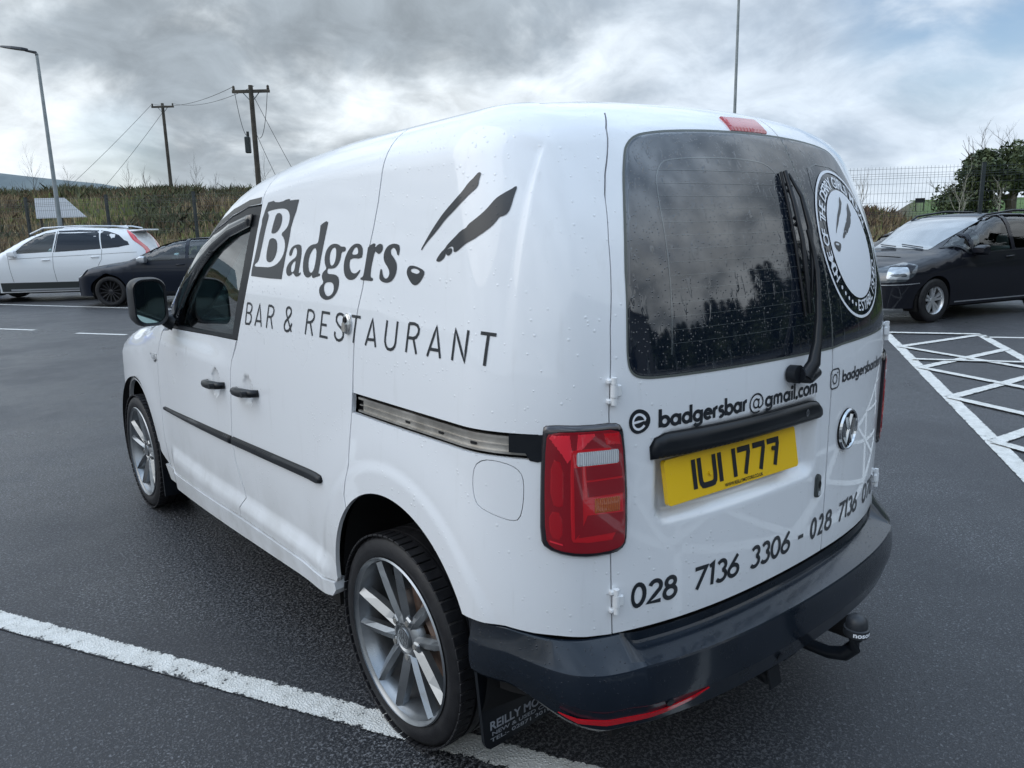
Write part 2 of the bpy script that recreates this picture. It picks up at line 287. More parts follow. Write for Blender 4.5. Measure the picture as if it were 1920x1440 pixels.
't21':[(-0.1459,1.272),(-0.1701,1.2727),(-0.1836,1.2696),(-0.1909,1.2614),(-0.1893,1.2509),(-0.1797,1.2399),(-0.1666,1.2357),(-0.1414,1.2355)],
't22':[(-0.1673,1.2358),(-0.1825,1.1977)],
't23':[(-0.2313,1.198),(-0.2678,1.2741),(-0.2866,1.1988)],
't24':[(-0.2428,1.2168),(-0.2812,1.2172)],
't25':[(-0.3358,1.1999),(-0.3444,1.2747),(-0.3842,1.2011),(-0.3924,1.2759)],
't26':[(-0.43,1.2724),(-0.4739,1.2698)],
't27':[(-0.4509,1.2711),(-0.4455,1.1986)],
'P_block':[(0.7754,1.5987),(0.7289,1.6032),(0.7179,1.6008),(0.6848,1.6015),(0.6531,1.6042),(0.6348,1.6072),(0.6051,1.6092),(0.6016,1.6052),(0.5723,1.6059),(0.5351,1.606),(0.55,1.5691),(0.5631,1.5517),(0.5809,1.5187),(0.5862,1.493),(0.5927,1.4723),(0.607,1.4358),(0.6167,1.4069),(0.626,1.3829),(0.6347,1.3535),(0.7307,1.3526),(0.8146,1.3537),(0.8914,1.3553),(0.8857,1.3811),(0.8697,1.4098),(0.846,1.4606),(0.8306,1.5051),(0.8172,1.5325),(0.8165,1.549),(0.7946,1.5813)],
'P_B':[(0.7796,1.5755),(0.7263,1.5807),(0.6677,1.5829),(0.629,1.5804),(0.6021,1.5706),(0.5914,1.5523),(0.598,1.5292),(0.6175,1.5139),(0.6535,1.4999),(0.6259,1.4853),(0.6149,1.4645),(0.6203,1.4409),(0.6432,1.4169),(0.6806,1.3988),(0.7334,1.3894),(0.7888,1.3893),(0.8678,1.3887),(0.8613,1.3987),(0.84,1.4048),(0.8267,1.4162),(0.8039,1.4664),(0.7838,1.5211),(0.7627,1.5588),(0.7677,1.567)],
'P_B1':[(0.7005,1.5666),(0.6715,1.5685),(0.6536,1.5589),(0.6531,1.5379),(0.6691,1.5171),(0.6932,1.5041),(0.7261,1.5011),(0.7324,1.5071),(0.7183,1.5364)],
'P_B2':[(0.7407,1.4855),(0.704,1.4868),(0.6812,1.4748),(0.6782,1.4509),(0.69,1.4267),(0.715,1.4101),(0.7417,1.4055),(0.7615,1.4119),(0.7638,1.4338),(0.7518,1.4666)],
'P_a':[(0.5815,1.431),(0.5799,1.444),(0.5602,1.4596),(0.525,1.4674),(0.498,1.465),(0.4918,1.4525),(0.4923,1.4323),(0.4998,1.4018),(0.5085,1.38),(0.5005,1.3764),(0.4909,1.3818),(0.4914,1.3742),(0.5086,1.3672),(0.5265,1.3653),(0.5391,1.3726),(0.5487,1.3774),(0.5633,1.3692),(0.5816,1.3647),(0.5979,1.3733),(0.5992,1.3889),(0.585,1.405),(0.5555,1.4185),(0.5291,1.4267),(0.5219,1.442),(0.5282,1.4547),(0.5417,1.4571),(0.5532,1.4519),(0.5605,1.4364),(0.569,1.4299)],
'P_a1':[(0.5299,1.4164),(0.5487,1.4109),(0.5645,1.3977),(0.5644,1.3821),(0.5517,1.3773),(0.5372,1.3855),(0.5326,1.401)],
'P_d':[(0.3716,1.5246),(0.321,1.5392),(0.3296,1.5109),(0.3443,1.4657),(0.3579,1.4222),(0.3655,1.3905),(0.37,1.3806),(0.3565,1.381),(0.3586,1.3737),(0.3883,1.369),(0.4074,1.3646),(0.4112,1.3768),(0.4273,1.3676),(0.45,1.3655),(0.4712,1.3773),(0.4775,1.4024),(0.4708,1.4326),(0.4505,1.4553),(0.4208,1.4666),(0.3825,1.4691),(0.3761,1.4825),(0.3702,1.5162)],
'P_d1':[(0.4031,1.4581),(0.3887,1.4533),(0.3853,1.4388),(0.3897,1.4143),(0.3986,1.392),(0.4116,1.3817),(0.4256,1.3813),(0.4381,1.3934),(0.4405,1.4182),(0.4289,1.4406)],
'P_g':[(0.232,1.4614),(0.204,1.4616),(0.2043,1.4481),(0.2282,1.4473),(0.2319,1.4273),(0.2425,1.4119),(0.2618,1.4),(0.2866,1.397),(0.3079,1.3977),(0.3122,1.3888),(0.3042,1.3813),(0.2768,1.3818),(0.2516,1.3801),(0.2365,1.372),(0.2339,1.3549),(0.2418,1.3353),(0.2633,1.3168),(0.2923,1.3064),(0.3223,1.3041),(0.3491,1.3121),(0.3598,1.3276),(0.3554,1.3418),(0.33,1.3548),(0.3419,1.3662),(0.3442,1.378),(0.3329,1.3882),(0.3143,1.3966),(0.3262,1.408),(0.3315,1.4256),(0.326,1.4452),(0.3087,1.4609),(0.2865,1.4688),(0.2617,1.4698),(0.2428,1.4661)],
'P_g1':[(0.2769,1.4596),(0.2621,1.4574),(0.2582,1.4422),(0.2609,1.423),(0.2711,1.4093),(0.2853,1.4051),(0.2967,1.4126),(0.3009,1.4319),(0.2945,1.4494)],
'P_g2':[(0.3213,1.3541),(0.3044,1.3578),(0.2768,1.3579),(0.2648,1.3497),(0.2645,1.3342),(0.2763,1.322),(0.2992,1.3152),(0.3167,1.3198),(0.3285,1.3331),(0.3284,1.345)],
'P_e':[(0.1393,1.4707),(0.1203,1.469),(0.108,1.4604),(0.1041,1.4441),(0.1098,1.4295),(0.1726,1.4299),(0.1778,1.4134),(0.1733,1.4005),(0.1626,1.3905),(0.145,1.3874),(0.13,1.3906),(0.1123,1.4012),(0.1152,1.3929),(0.1291,1.3815),(0.1436,1.3726),(0.1664,1.3686),(0.1862,1.371),(0.2032,1.3827),(0.2098,1.4014),(0.2074,1.424),(0.194,1.4448),(0.1727,1.4618),(0.1543,1.4689)],
'P_e1':[(0.168,1.4396),(0.1336,1.4404),(0.1288,1.4474),(0.1339,1.4584),(0.1438,1.461),(0.1565,1.4563)],
'P_r':[(0.0761,1.4633),(0.0376,1.474),(0.0409,1.459),(0.0229,1.4693),(0.0075,1.4706),(-0.0012,1.4646),(-0,1.4524),(0.016,1.4426),(0.0288,1.4468),(0.0363,1.4511),(0.0426,1.4449),(0.049,1.4235),(0.0554,1.4001),(0.0559,1.3804),(0.0407,1.3792),(0.0435,1.3705),(0.0724,1.3712),(0.1093,1.3712),(0.1092,1.3776),(0.0953,1.3799),(0.0898,1.3991),(0.0836,1.4264),(0.0791,1.4498)],
'P_s':[(-0.083,1.465),(-0.0826,1.4431),(-0.0748,1.4409),(-0.0684,1.4531),(-0.0576,1.4606),(-0.0462,1.4597),(-0.0405,1.4528),(-0.0432,1.4442),(-0.0593,1.4342),(-0.0721,1.4225),(-0.0753,1.409),(-0.0721,1.3935),(-0.0589,1.3777),(-0.0397,1.37),(-0.0161,1.369),(0.0034,1.3744),(0.0086,1.3821),(0.0047,1.4042),(-0.0029,1.4044),(-0.0072,1.3897),(-0.0184,1.3805),(-0.0303,1.38),(-0.0396,1.3873),(-0.0419,1.3977),(-0.0323,1.4096),(-0.0176,1.4196),(-0.0089,1.4299),(-0.0079,1.4438),(-0.0149,1.456),(-0.0287,1.4664),(-0.0513,1.4713),(-0.0743,1.4697)],
'P_nose':[(-0.1407,1.4174),(-0.1592,1.4162),(-0.1808,1.4118),(-0.1976,1.4066),(-0.2014,1.3994),(-0.1925,1.386),(-0.176,1.3723),(-0.1628,1.3681),(-0.1487,1.3711),(-0.132,1.3838),(-0.1219,1.3968),(-0.1237,1.4086),(-0.1302,1.4146)],
'P_nose1':[(-0.1389,1.4065),(-0.1447,1.4095),(-0.1599,1.4104),(-0.1784,1.406),(-0.1805,1.4012),(-0.1704,1.3967),(-0.1551,1.3987),(-0.1426,1.4008)],
'P_st1':[(-0.3692,1.6286),(-0.3718,1.6258),(-0.3694,1.6172),(-0.3707,1.6039),(-0.365,1.595),(-0.3536,1.5872),(-0.3348,1.5705),(-0.3034,1.5479),(-0.2734,1.5299),(-0.2518,1.5112),(-0.2294,1.4939),(-0.2091,1.4798),(-0.1916,1.4654),(-0.1815,1.4545),(-0.1794,1.4581),(-0.1964,1.478),(-0.213,1.4975),(-0.2378,1.5219),(-0.2621,1.5439),(-0.2864,1.5613),(-0.3125,1.5798),(-0.3281,1.5917),(-0.3422,1.6102),(-0.3572,1.6229),(-0.3638,1.6282)],
'P_st2':[(-0.4577,1.5989),(-0.4632,1.5952),(-0.4608,1.5807),(-0.4593,1.5499),(-0.4538,1.5387),(-0.4417,1.5317),(-0.4371,1.5314),(-0.4292,1.5182),(-0.4239,1.511),(-0.407,1.4974),(-0.3931,1.4894),(-0.3841,1.4828),(-0.3611,1.4738),(-0.3421,1.462),(-0.3245,1.4525),(-0.3156,1.4533),(-0.3153,1.4627),(-0.308,1.466),(-0.2951,1.4625),(-0.2857,1.4538),(-0.2823,1.4399),(-0.2658,1.43),(-0.252,1.4289),(-0.2468,1.4332),(-0.2662,1.4519),(-0.279,1.459),(-0.291,1.4711),(-0.3128,1.4848),(-0.339,1.5025),(-0.3545,1.5073),(-0.361,1.5164),(-0.3764,1.526),(-0.3949,1.5404),(-0.4066,1.5531),(-0.4191,1.5723),(-0.4338,1.5832),(-0.4451,1.5908)],
'P_eye':[(-0.3096,1.4609),(-0.3111,1.4541),(-0.3032,1.4463),(-0.2946,1.4436),(-0.2866,1.4469),(-0.2872,1.4538),(-0.2955,1.4599),(-0.3027,1.4617)]}
# ---------------------------------------------------------------- object helpers
COL=scene.collection
def tag(o,label=None,cat=None,group=None,kind=None):
    if label: o['label']=label
    if cat: o['category']=cat
    if group: o['group']=group
    if kind: o['kind']=kind
    return o
def empty(name,loc=(0,0,0),rz=0):
    o=bpy.data.objects.new(name,None); COL.objects.link(o); o.location=loc; o.rotation_euler=(0,0,rz); o.empty_display_size=.2; return o
def mk(name,V,Fc,m,parent=None,normals=None,smooth=True,uv=None):
    me=bpy.data.meshes.new(name); me.from_pydata([tuple(map(float,v)) for v in V],[],[tuple(map(int,f)) for f in Fc]); me.update()
    for mm in (m if isinstance(m,(list,tuple)) else [m]): me.materials.append(mm)
    if smooth: me.polygons.foreach_set('use_smooth',[True]*len(me.polygons))
    if uv is not None:
        ul=me.uv_layers.new(name='UVMap'); li=np.zeros(len(me.loops),int); me.loops.foreach_get('vertex_index',li)
        ul.data.foreach_set('uv',np.asarray(uv,float)[li].ravel())
    if normals is not None: me.normals_split_custom_set_from_vertices([tuple(map(float,n)) for n in normals])
    o=bpy.data.objects.new(name,me); COL.objects.link(o)
    if parent: o.parent=parent
    return o
class MB:
    def __init__(s): s.V=[];s.F=[]
    def add(s,V,Fc):
        k=len(s.V); s.V+=[tuple(v) for v in V]; s.F+=[tuple(i+k for i in f) for f in Fc]; return s
    def box(s,c,d,rz=0,rx=0,ry=0,bev=0):
        x,y,z=d[0]/2,d[1]/2,d[2]/2; m=Matrix.Rotation(rz,3,'Z')@Matrix.Rotation(ry,3,'Y')@Matrix.Rotation(rx,3,'X')
        if bev:
            b=min(bev,x*.9,y*.9,z*.9); V=[];F_=[]
            pts=[]
            for sz in (-1,1):
                for (ax,ay,az) in ((x-b,y-b,z),(x,y-b,z-b),(x-b,y,z-b)):
                    pass
            # chamfered box through 24 vertices
            import itertools
            idx={}
            for sx,sy,sz in itertools.product((-1,1),repeat=3):
                for ax in range(3):
                    p=[sx*(x-b),sy*(y-b),sz*(z-b)]; p[ax]=(sx*x,sy*y,sz*z)[ax]; idx[(sx,sy,sz,ax)]=len(V); V.append(p)
            for ax in range(3):
                o1,o2=[a for a in range(3) if a!=ax]
                for sg in (-1,1):
                    f=[]
                    for a,b2 in ((-1,-1),(1,-1),(1,1),(-1,1)):
                        k=[0,0,0];k[ax]=sg;k[o1]=a;k[o2]=b2; f.append(idx[(*k,ax)])
                    F_.append(f)
            for ax in range(3):           # edges parallel to ax
                o1,o2=[a for a in range(3) if a!=ax]
                for a in (-1,1):
                    for b2 in (-1,1):
                        k0=[0,0,0];k0[ax]=-1;k0[o1]=a;k0[o2]=b2;k1=list(k0);k1[ax]=1
                        F_.append([idx[(*k0,o1)],idx[(*k1,o1)],idx[(*k1,o2)],idx[(*k0,o2)]])
            for sx,sy,sz in itertools.product((-1,1),repeat=3): F_.append([idx[(sx,sy,sz,a)] for a in range(3)])
        else:
            V=[(-x,-y,-z),(x,-y,-z),(x,y,-z),(-x,y,-z),(-x,-y,z),(x,-y,z),(x,y,z),(-x,y,z)]
            F_=[(0,3,2,1),(4,5,6,7),(0,1,5,4),(1,2,6,5),(2,3,7,6),(3,0,4,7)]
        return s.add([tuple(m@Vector(v)+Vector(c)) for v in V],F_)
    def tube(s,pts,rad,n=8,cap=True,sx=1.0):
        pts=[Vector(p) for p in pts]; k=len(s.V); rings=[]
        ref=Vector((0,0,1))
        for i,p in enumerate(pts):
            d=(pts[min(i+1,len(pts)-1)]-pts[max(i-1,0)]).normalized()
            if abs(d.dot(ref))>.95: ref=Vector((1,0,0))
            a=d.cross(ref).normalized(); b=d.cross(a); ref=a.cross(d) if False else ref
            r=rad[i] if isinstance(rad,(list,tuple)) else rad
            rings.append([p+r*(math.cos(t)*a*sx+math.sin(t)*b) for t in [2*math.pi*j/n for j in range(n)]])
        V=[v for rg in rings for v in rg]; F_=[]
        for i in range(len(pts)-1):
            for j in range(n): F_.append((i*n+j,i*n+(j+1)%n,(i+1)*n+(j+1)%n,(i+1)*n+j))
        if cap: F_.append(tuple(range(n-1,-1,-1))); F_.append(tuple((len(pts)-1)*n+j for j in range(n)))
        return s.add(V,F_)
    def lathe(s,prof,axis='x',c=(0,0,0),n=48,a0=0,a1=2*math.pi):
        full=abs(a1-a0-2*math.pi)<1e-6; m=n if full else n+1; V=[];F_=[]
        for h,r in prof:
            for j in range(m):
                t=a0+(a1-a0)*j/n; a,b=r*math.cos(t),r*math.sin(t)
                V.append({'x':(c[0]+h,c[1]+a,c[2]+b),'y':(c[0]+a,c[1]+h,c[2]+b),'z':(c[0]+a,c[1]+b,c[2]+h)}[axis])
        for i in range(len(prof)-1):
            for j in range(n):
                j2=(j+1)%m if full else j+1
                F_.append((i*m+j,i*m+j2,(i+1)*m+j2,(i+1)*m+j))
        return s.add(V,F_)
    def build(s,name,m,parent=None,smooth=False,auto=None):
        o=mk(name,s.V,s.F,m,parent,smooth=smooth or auto is not None)
        if auto is not None:
            me=o.data; me.set_sharp_from_angle(angle=R(auto))
        return o
# ---------------------------------------------------------------- smooth solid shapes
def herm(xs,ys):
    xs=np.array(xs,float);ys=np.array(ys,float)
    m=np.zeros(len(xs));m[1:-1]=(ys[2:]-ys[:-2])/(xs[2:]-xs[:-2]);m[0]=(ys[1]-ys[0])/(xs[1]-xs[0]);m[-1]=(ys[-1]-ys[-2])/(xs[-1]-xs[-2])
    def f(x):
        x=np.clip(np.asarray(x,float),xs[0],xs[-1]);i=np.clip(np.searchsorted(xs,x,side='right')-1,0,len(xs)-2)
        h=xs[i+1]-xs[i];t=(x-xs[i])/h;t2=t*t;t3=t2*t
        return (2*t3-3*t2+1)*ys[i]+(t3-2*t2+t)*h*m[i]+(-2*t3+3*t2)*ys[i+1]+(t3-t2)*h*m[i+1]
    return f
def rint(a,b,R_):
    u=np.maximum(R_+a,0);v=np.maximum(R_+b,0)
    return np.minimum(np.maximum(R_+a,R_+b),0)+np.sqrt(u*u+v*v)-R_
def sst(x,a,b):
    t=np.clip((x-a)/(b-a),0,1); return t*t*(3-2*t)
class Shape:
    """A closed solid given by an implicit function, with a wrap-round (s,v) chart over its sides
       and an (x,y) chart over its top. s is the y coordinate along the left side."""
    def __init__(self,F,XP,YR,YF,LA,zc,LR=.20,relief=None):
        self.F,self.XP,self.YR,self.YF,self.LA,self.zc,self.LR,self.relief=F,XP,YR,YF,LA,zc,LR,relief
    def base(self,s,v):
        s=np.asarray(s,float);v=np.asarray(v,float);XP,YR,YF,LA=self.XP,self.YR,self.YF,self.LA;h=math.pi/2
        s2=YR-LA;s3=s2-2*XP;s4=s3-LA;f2=YF+LA
        side=(s>=YR)&(s<=YF)
        phi=np.where(s>YF,-np.clip((s-YF)/LA,0,1)*h,np.where(side,0,np.where(s>s2,(YR-s)/LA*h,np.where(s>=s3,h,np.where(s>s4,h+(s3-s)/LA*h,math.pi)))))
        x=np.where(s>f2,-XP+(s-f2),np.where(s>s2,-XP,np.where(s>=s3,-XP+(s2-s),XP)))
        y=np.where(s>YF,YF,np.where(side,s,np.where(s>=s4,YR,YR+(s4-s))))
        zc=self.zc(y)+0*s
        th=np.clip((v-zc)/self.LR,0,1)*h*.95
        z=np.minimum(v,zc)
        n=np.stack([-np.cos(phi)*np.cos(th),-np.sin(phi)*np.cos(th),np.sin(th)],-1)
        return np.stack([x+0*v,y+0*v,z+0*s],-1),n
    def trace(self,b,n,lo=0.,hi=.8):
        lo=np.full(b.shape[:-1],lo);hi=np.full(b.shape[:-1],hi)
        for _ in range(26):
            m=(lo+hi)/2;P=b+n*m[...,None];i=self.F(P[...,0],P[...,1],P[...,2])<0
            lo=np.where(i,m,lo);hi=np.where(i,hi,m)
        return b+n*((lo+hi)/2)[...,None]
    def nrm(self,P):
        h=1e-4;g=[]
        for k in range(3):
            e=np.zeros(3);e[k]=h;A=P+e;B=P-e
            g.append(self.F(A[...,0],A[...,1],A[...,2])-self.F(B[...,0],B[...,1],B[...,2]))
        g=np.stack(g,-1);return g/(np.linalg.norm(g,axis=-1,keepdims=True)+1e-12)
    def wrap(self,s,v,off=0.,rel=True):
        s=np.asarray(s,float);v=np.asarray(v,float)
        b,n=self.base(s,v);P=self.trace(b,n);N=self.nrm(P)
        d=np.asarray(off,float)+(self.relief(s,v) if (rel and self.relief) else 0.)
        return P+N*np.broadcast_to(d,P.shape[:-1])[...,None],N
    def top(self,x,y,off=0.,rel=True):
        x=np.asarray(x,float);y=np.asarray(y,float);b=np.stack([x,y,0*x+self.ztop0],-1);n=np.zeros_like(b);n[...,2]=1
        P=self.trace(b,n,0,1.6);N=self.nrm(P);return P+N*np.broadcast_to(np.asarray(off,float),P.shape[:-1])[...,None],N
    ztop0=.6
def inpoly(P,poly):
    x,y=P[:,0],P[:,1];q=np.asarray(poly,float);c=np.zeros(len(P),bool);j=len(q)-1
    for i in range(len(q)):
        xi,yi=q[i];xj,yj=q[j]
        if yi!=yj: c^=((yi>y)!=(yj>y))&(x<(xj-xi)*(y-yi)/(yj-yi)+xi)
        j=i
    return c
def bdist(P,polys):
    d=np.full(len(P),1e9)
    for q in polys:
        q=np.asarray(q,float);n=len(q)
        for i in range(n):
            a=q[i];b=q[(i+1)%n];ab=b-a;t=np.clip(((P-a)@ab)/(ab@ab+1e-12),0,1);d=np.minimum(d,np.hypot(*(P-(a+t[:,None]*ab)).T))
    return d
def area2(q):
    q=np.asarray(q);return (q[:,0]*np.roll(q[:,1],-1)-np.roll(q[:,0],-1)*q[:,1]).sum()
def inset(q,d):
    q=[tuple(p) for p in q]
    q2=[p for i,p in enumerate(q) if math.dist(p,q[i-1])>1e-4]
    q=np.array(q2,float)
    if area2(q)<0: q=q[::-1]
    e=np.roll(q,-1,0)-q; e/=np.linalg.norm(e,axis=1,keepdims=True)+1e-12; nn=np.stack([-e[:,1],e[:,0]],1)
    n2=nn+np.roll(nn,1,0); l=(n2*nn).sum(1); n2=n2/np.maximum(l,.35)[:,None]
    return (q+n2*d)
def resamp(q,h):
    q=np.asarray(q,float);out=[]
    for i in range(len(q)):
        a=q[i];b=q[(i+1)%len(q)];k=max(1,int(math.ceil(np.hypot(*(b-a))/h)))
        for j in range(k): out.append(a+(b-a)*j/k)
    return np.array(out)
def smooth_poly(q,it=2,closed=True,keep=()):
    q=[tuple(p) for p in q]
    for _ in range(it):
        o=[];n=len(q)
        for i in range(n if closed else n-1):
            a=q[i];b=q[(i+1)%n]
            if not closed and i==0:o.append(a)
            o.append((.75*a[0]+.25*b[0],.75*a[1]+.25*b[1]));o.append((.25*a[0]+.75*b[0],.25*a[1]+.75*b[1]))
            if not closed and i==n-2:o.append(b)
        q=o
    return q
def rrect(x0,y0,x1,y1,r,n=5):
    o=[];x0,x1=min(x0,x1),max(x0,x1);y0,y1=min(y0,y1),max(y0,y1)
    for cx,cy,a in ((x1-r,y0+r,-90),(x1-r,y1-r,0),(x0+r,y1-r,90),(x0+r,y0+r,180)):
        for k in range(n+1): t=R(a+90*k/n);o.append((cx+r*math.cos(t),cy+r*math.sin(t)))
    return o
def ell(cx,cy,rx,ry,n=32,a=0): return [(cx+rx*math.cos(2*math.pi*k/n+a),cy+ry*math.sin(2*math.pi*k/n+a)) for k in range(n)]
def panel(name,fn,poly,m,parent=None,holes=(),res=.03,thick=0.,off=0.,pillow=None,mirror=False,flip=False,refine=None):
    """Sheet of the outline `poly` (minus holes) laid on surface fn(a,b,off)->(P,N), with turned-in edges."""
    polys=[np.asarray(poly,float)]+[np.asarray(h,float) for h in holes]
    bnd=[resamp(q,res) for q in polys]
    pts=[];edges=[]
    for q in bnd:
        k=len(pts);pts+=list(map(tuple,q));edges+=[(k+i,k+(i+1)%len(q)) for i in range(len(q))]
    lo=polys[0].min(0);hi=polys[0].max(0)
    gx=np.arange(lo[0]+res/2,hi[0],res);gy=np.arange(lo[1]+res/2,hi[1],res)
    G=np.array(np.meshgrid(gx,gy)).reshape(2,-1).T
    if refine is not None:
        r0,f=refine; g2=np.array(np.meshgrid(np.arange(max(lo[0],r0[0]),min(hi[0],r0[2]),res/f),np.arange(max(lo[1],r0[1]),min(hi[1],r0[3]),res/f))).reshape(2,-1).T
        G=np.concatenate([G[~((G[:,0]>r0[0])&(G[:,0]<r0[2])&(G[:,1]>r0[1])&(G[:,1]<r0[3]))],g2])
    if len(G):
        k=inpoly(G,polys[0])
        for h in polys[1:]: k&=~inpoly(G,h)
        G=G[k]
        if len(G):
            d=bdist(G,polys); G=G[d>(res*.3 if not pillow else max(res*.3,pillow[1]*1.15))]
    pts+=list(map(tuple,G))
    if pillow:
        for q in (polys[0],):
            for fr in (.12,.4,1.0):
                iq=inset(q,pillow[1]*fr); iq=resamp(iq,res); kk=inpoly(iq,polys[0]);dd=bdist(iq,[polys[0]])
                pts+=[tuple(p) for p,a_,b_ in zip(iq,kk,dd) if a_ and b_>pillow[1]*fr*.6]
    vs_,es_,fs_,*_=delaunay_2d_cdt([Vector(p) for p in pts],edges,[],0,1e-6)
    P2=np.array([(v.x,v.y) for v in vs_]);T=np.array([tuple(f) for f in fs_ if len(f)==3])
    c=P2[T].mean(1);k=inpoly(c,polys[0])
    for h in polys[1:]: k&=~inpoly(c,h)
    T=T[k]
    # drop unused
    used=np.unique(T);mp=-np.ones(len(P2),int);mp[used]=np.arange(len(used));P2=P2[used];T=mp[T]
    def ev(Q):
        o_=off
        if pillow:
            dd=bdist(Q,[polys[0]]); t=1-np.clip(dd/pillow[1],0,1); o_=off+pillow[0]*(np.sqrt(np.maximum(1-t*t,0))-1)
        return fn(Q[:,0],Q[:,1],o_)
    P,N0=ev(P2); h=5e-4
    A,_=ev(P2+(h,0));B,_=ev(P2-(h,0));C_,_=ev(P2+(0,h));D_,_=ev(P2-(0,h))
    if pillow:
        inn=inpoly(P2,inset(polys[0],h*2))
    N=np.cross(A-B,C_-D_);l=np.linalg.norm(N,axis=1,keepdims=True);N=np.where(l>1e-12,N/np.maximum(l,1e-12),N0)
    N=N*np.sign((N*N0).sum(1,keepdims=True)+1e-9)
    if pillow: N=np.where(inn[:,None],N,N0)
    # orient
    tn=np.cross(P[T[:,1]]-P[T[:,0]],P[T[:,2]]-P[T[:,0]]);sg=(tn*N0[T[:,0]]).sum(1)<0
    T[sg]=T[sg][:,::-1]
    V=list(P);Fc=[tuple(t) for t in T];NN=list(N)
    if thick>0:
        from collections import Counter
        ec=Counter()
        for t in T:
            for a,b in ((t[0],t[1]),(t[1],t[2]),(t[2],t[0])): ec[(a,b)]+=1
        be=[e for e in ec if (e[1],e[0]) not in ec]
        top_={};bot={}
        for a,b in be:
            ed=P[b]-P[a];ed/=np.linalg.norm(ed)+1e-12
            so_=np.cross(ed,N0[a])
            ids=[]
            for vtx,dp in ((a,0),(b,0),(b,-thick),(a,-thick)):
                ids.append(len(V));V.append(P[vtx]+N0[vtx]*dp);NN.append(so_)
            Fc.append((ids[1],ids[0],ids[3],ids[2]))
    V=np.array(V);NN=np.array(NN)
    if mirror: V=V*(-1,1,1);NN=NN*(-1,1,1);Fc=[f[::-1] for f in Fc]
    return mk(name,V,Fc,m,parent,normals=NN)
def ribbon(fn,strokes,w,off=.0012,res=.02,closed=False):
    """Flat painted strokes of width w on surface fn, as vertex and face lists."""
    V=[];Fc=[]
    for si,st in enumerate(strokes):
        ww=w
        q=[np.array(st[0],float)]
        for p in st[1:]:
            p=np.array(p,float);L=np.hypot(*(p-q[-1]))
            if L<1e-6: continue
            k=max(1,int(L/res));a=q[-1].copy()
            for j in range(1,k+1): q.append(a+(p-a)*j/k)
        q=np.array(q)
        if len(q)<2: continue
        cl=np.hypot(*(q[0]-q[-1]))<1e-5
        e=q[1:]-q[:-1];e/=np.linalg.norm(e,axis=1,keepdims=True)
        n_=np.stack([-e[:,1],e[:,0]],1)
        if cl: a=np.vstack([n_[-1:],n_]);b=np.vstack([n_,n_[:1]])
        else: a=np.vstack([n_[:1],n_]);b=np.vstack([n_,n_[-1:]])
        m=a+b;m/=np.maximum((m*a).sum(1),.55)[:,None]
        L_=q+m*ww/2;R_=q-m*ww/2
        Q=np.vstack([L_,R_]);P,N=fn(Q[:,0],Q[:,1],off+si%7*.00006)
        k=len(V);V+=list(P);n=len(q)
        for i in range(n-1):
            f=(k+i,k+i+1,k+n+i+1,k+n+i)
            p0,p1,p3=P[i],P[i+1],P[n+i]
            if np.dot(np.cross(p1-p0,p3-p0),N[i])<0: f=f[::-1]
            Fc.append(f)
    return V,Fc
# ---------------------------------------------------------------- letter strokes (round geometric sans)
def arc(cx,cy,rx,ry,a0,a1,n=None):
    n=n or max(4,int(abs(a1-a0)/18));return [(cx+rx*math.cos(R(a0+(a1-a0)*k/n)),cy+ry*math.sin(R(a0+(a1-a0)*k/n))) for k in range(n+1)]
GL={}
def G_(c,w,*st): GL[c]=(w,[list(s) for s in st])
G_('a',.74,arc(.31,.31,.25,.25,0,360),[(.58,.62),(.58,0)])
G_('b',.74,[(.10,1.0),(.10,0)],arc(.37,.31,.25,.25,0,360))
G_('c',.56,arc(.31,.31,.25,.25,50,310))
G_('d',.74,arc(.31,.31,.25,.25,0,360),[(.58,1.0),(.58,0)])
G_('e',.66,[(.06,.33),(.56,.33)]+arc(.31,.31,.25,.25,5,320))
G_('g',.74,arc(.31,.31,.25,.25,0,360),[(.58,.62),(.58,.0)]+arc(.32,-.02,.26,.20,0,-155))
G_('h',.66,[(.10,1.0),(.10,0)],[(.10,.36)]+arc(.32,.36,.22,.20,180,0)+[(.54,0)])
G_('i',.26,[(.10,.58),(.10,0)],arc(.10,.80,.03,.03,0,360,8))
G_('l',.26,[(.10,1.0),(.10,0)])
G_('m',.98,[(.10,.6),(.10,0)],[(.10,.40)]+arc(.27,.40,.17,.18,180,0)+[(.44,0)],[(.44,.40)]+arc(.61,.40,.17,.18,180,0)+[(.78,0)])
G_('n',.66,[(.10,.6),(.10,0)],[(.10,.36)]+arc(.32,.36,.22,.20,180,0)+[(.54,0)])
G_('o',.66,arc(.31,.31,.26,.26,0,360))
G_('r',.42,[(.10,.6),(.10,0)],[(.10,.38)]+arc(.30,.38,.20,.20,180,75))
G_('s',.48,arc(.23,.45,.14,.12,30,270)+arc(.23,.17,.15,.16,90,-140))
G_('y',.60,[(.06,.6),(.30,.05)],[(.54,.6),(.20,-.28)])
G_('.',.26,arc(.10,.05,.03,.03,0,360,8))
G_('@',1.02,arc(.46,.36,.17,.20,0,360),[(.64,.56),(.60,.20)]+arc(.70,.24,.10,.10,200,320)+arc(.48,.36,.42,.44,-12,300))
G_('0',.62,arc(.30,.5,.23,.48,0,360))
G_('1',.40,[(.10,.90),(.26,1.0),(.26,0)])
G_('2',.58,arc(.29,.72,.20,.26,165,-35)+[(.06,.04),(.52,.04)])
G_('3',.56,arc(.26,.74,.19,.23,150,-80)+arc(.26,.27,.22,.25,80,-150))
G_('6',.60,arc(.29,.28,.23,.26,0,360),[(.46,1.0),(.09,.42)])
G_('7',.56,[(.04,.96),(.52,.96),(.16,0)])
G_('8',.58,arc(.28,.75,.17,.21,0,360),arc(.28,.28,.22,.26,0,360))
G_('-',.50,[(.08,.42),(.42,.42)])
G_(' ',.3)
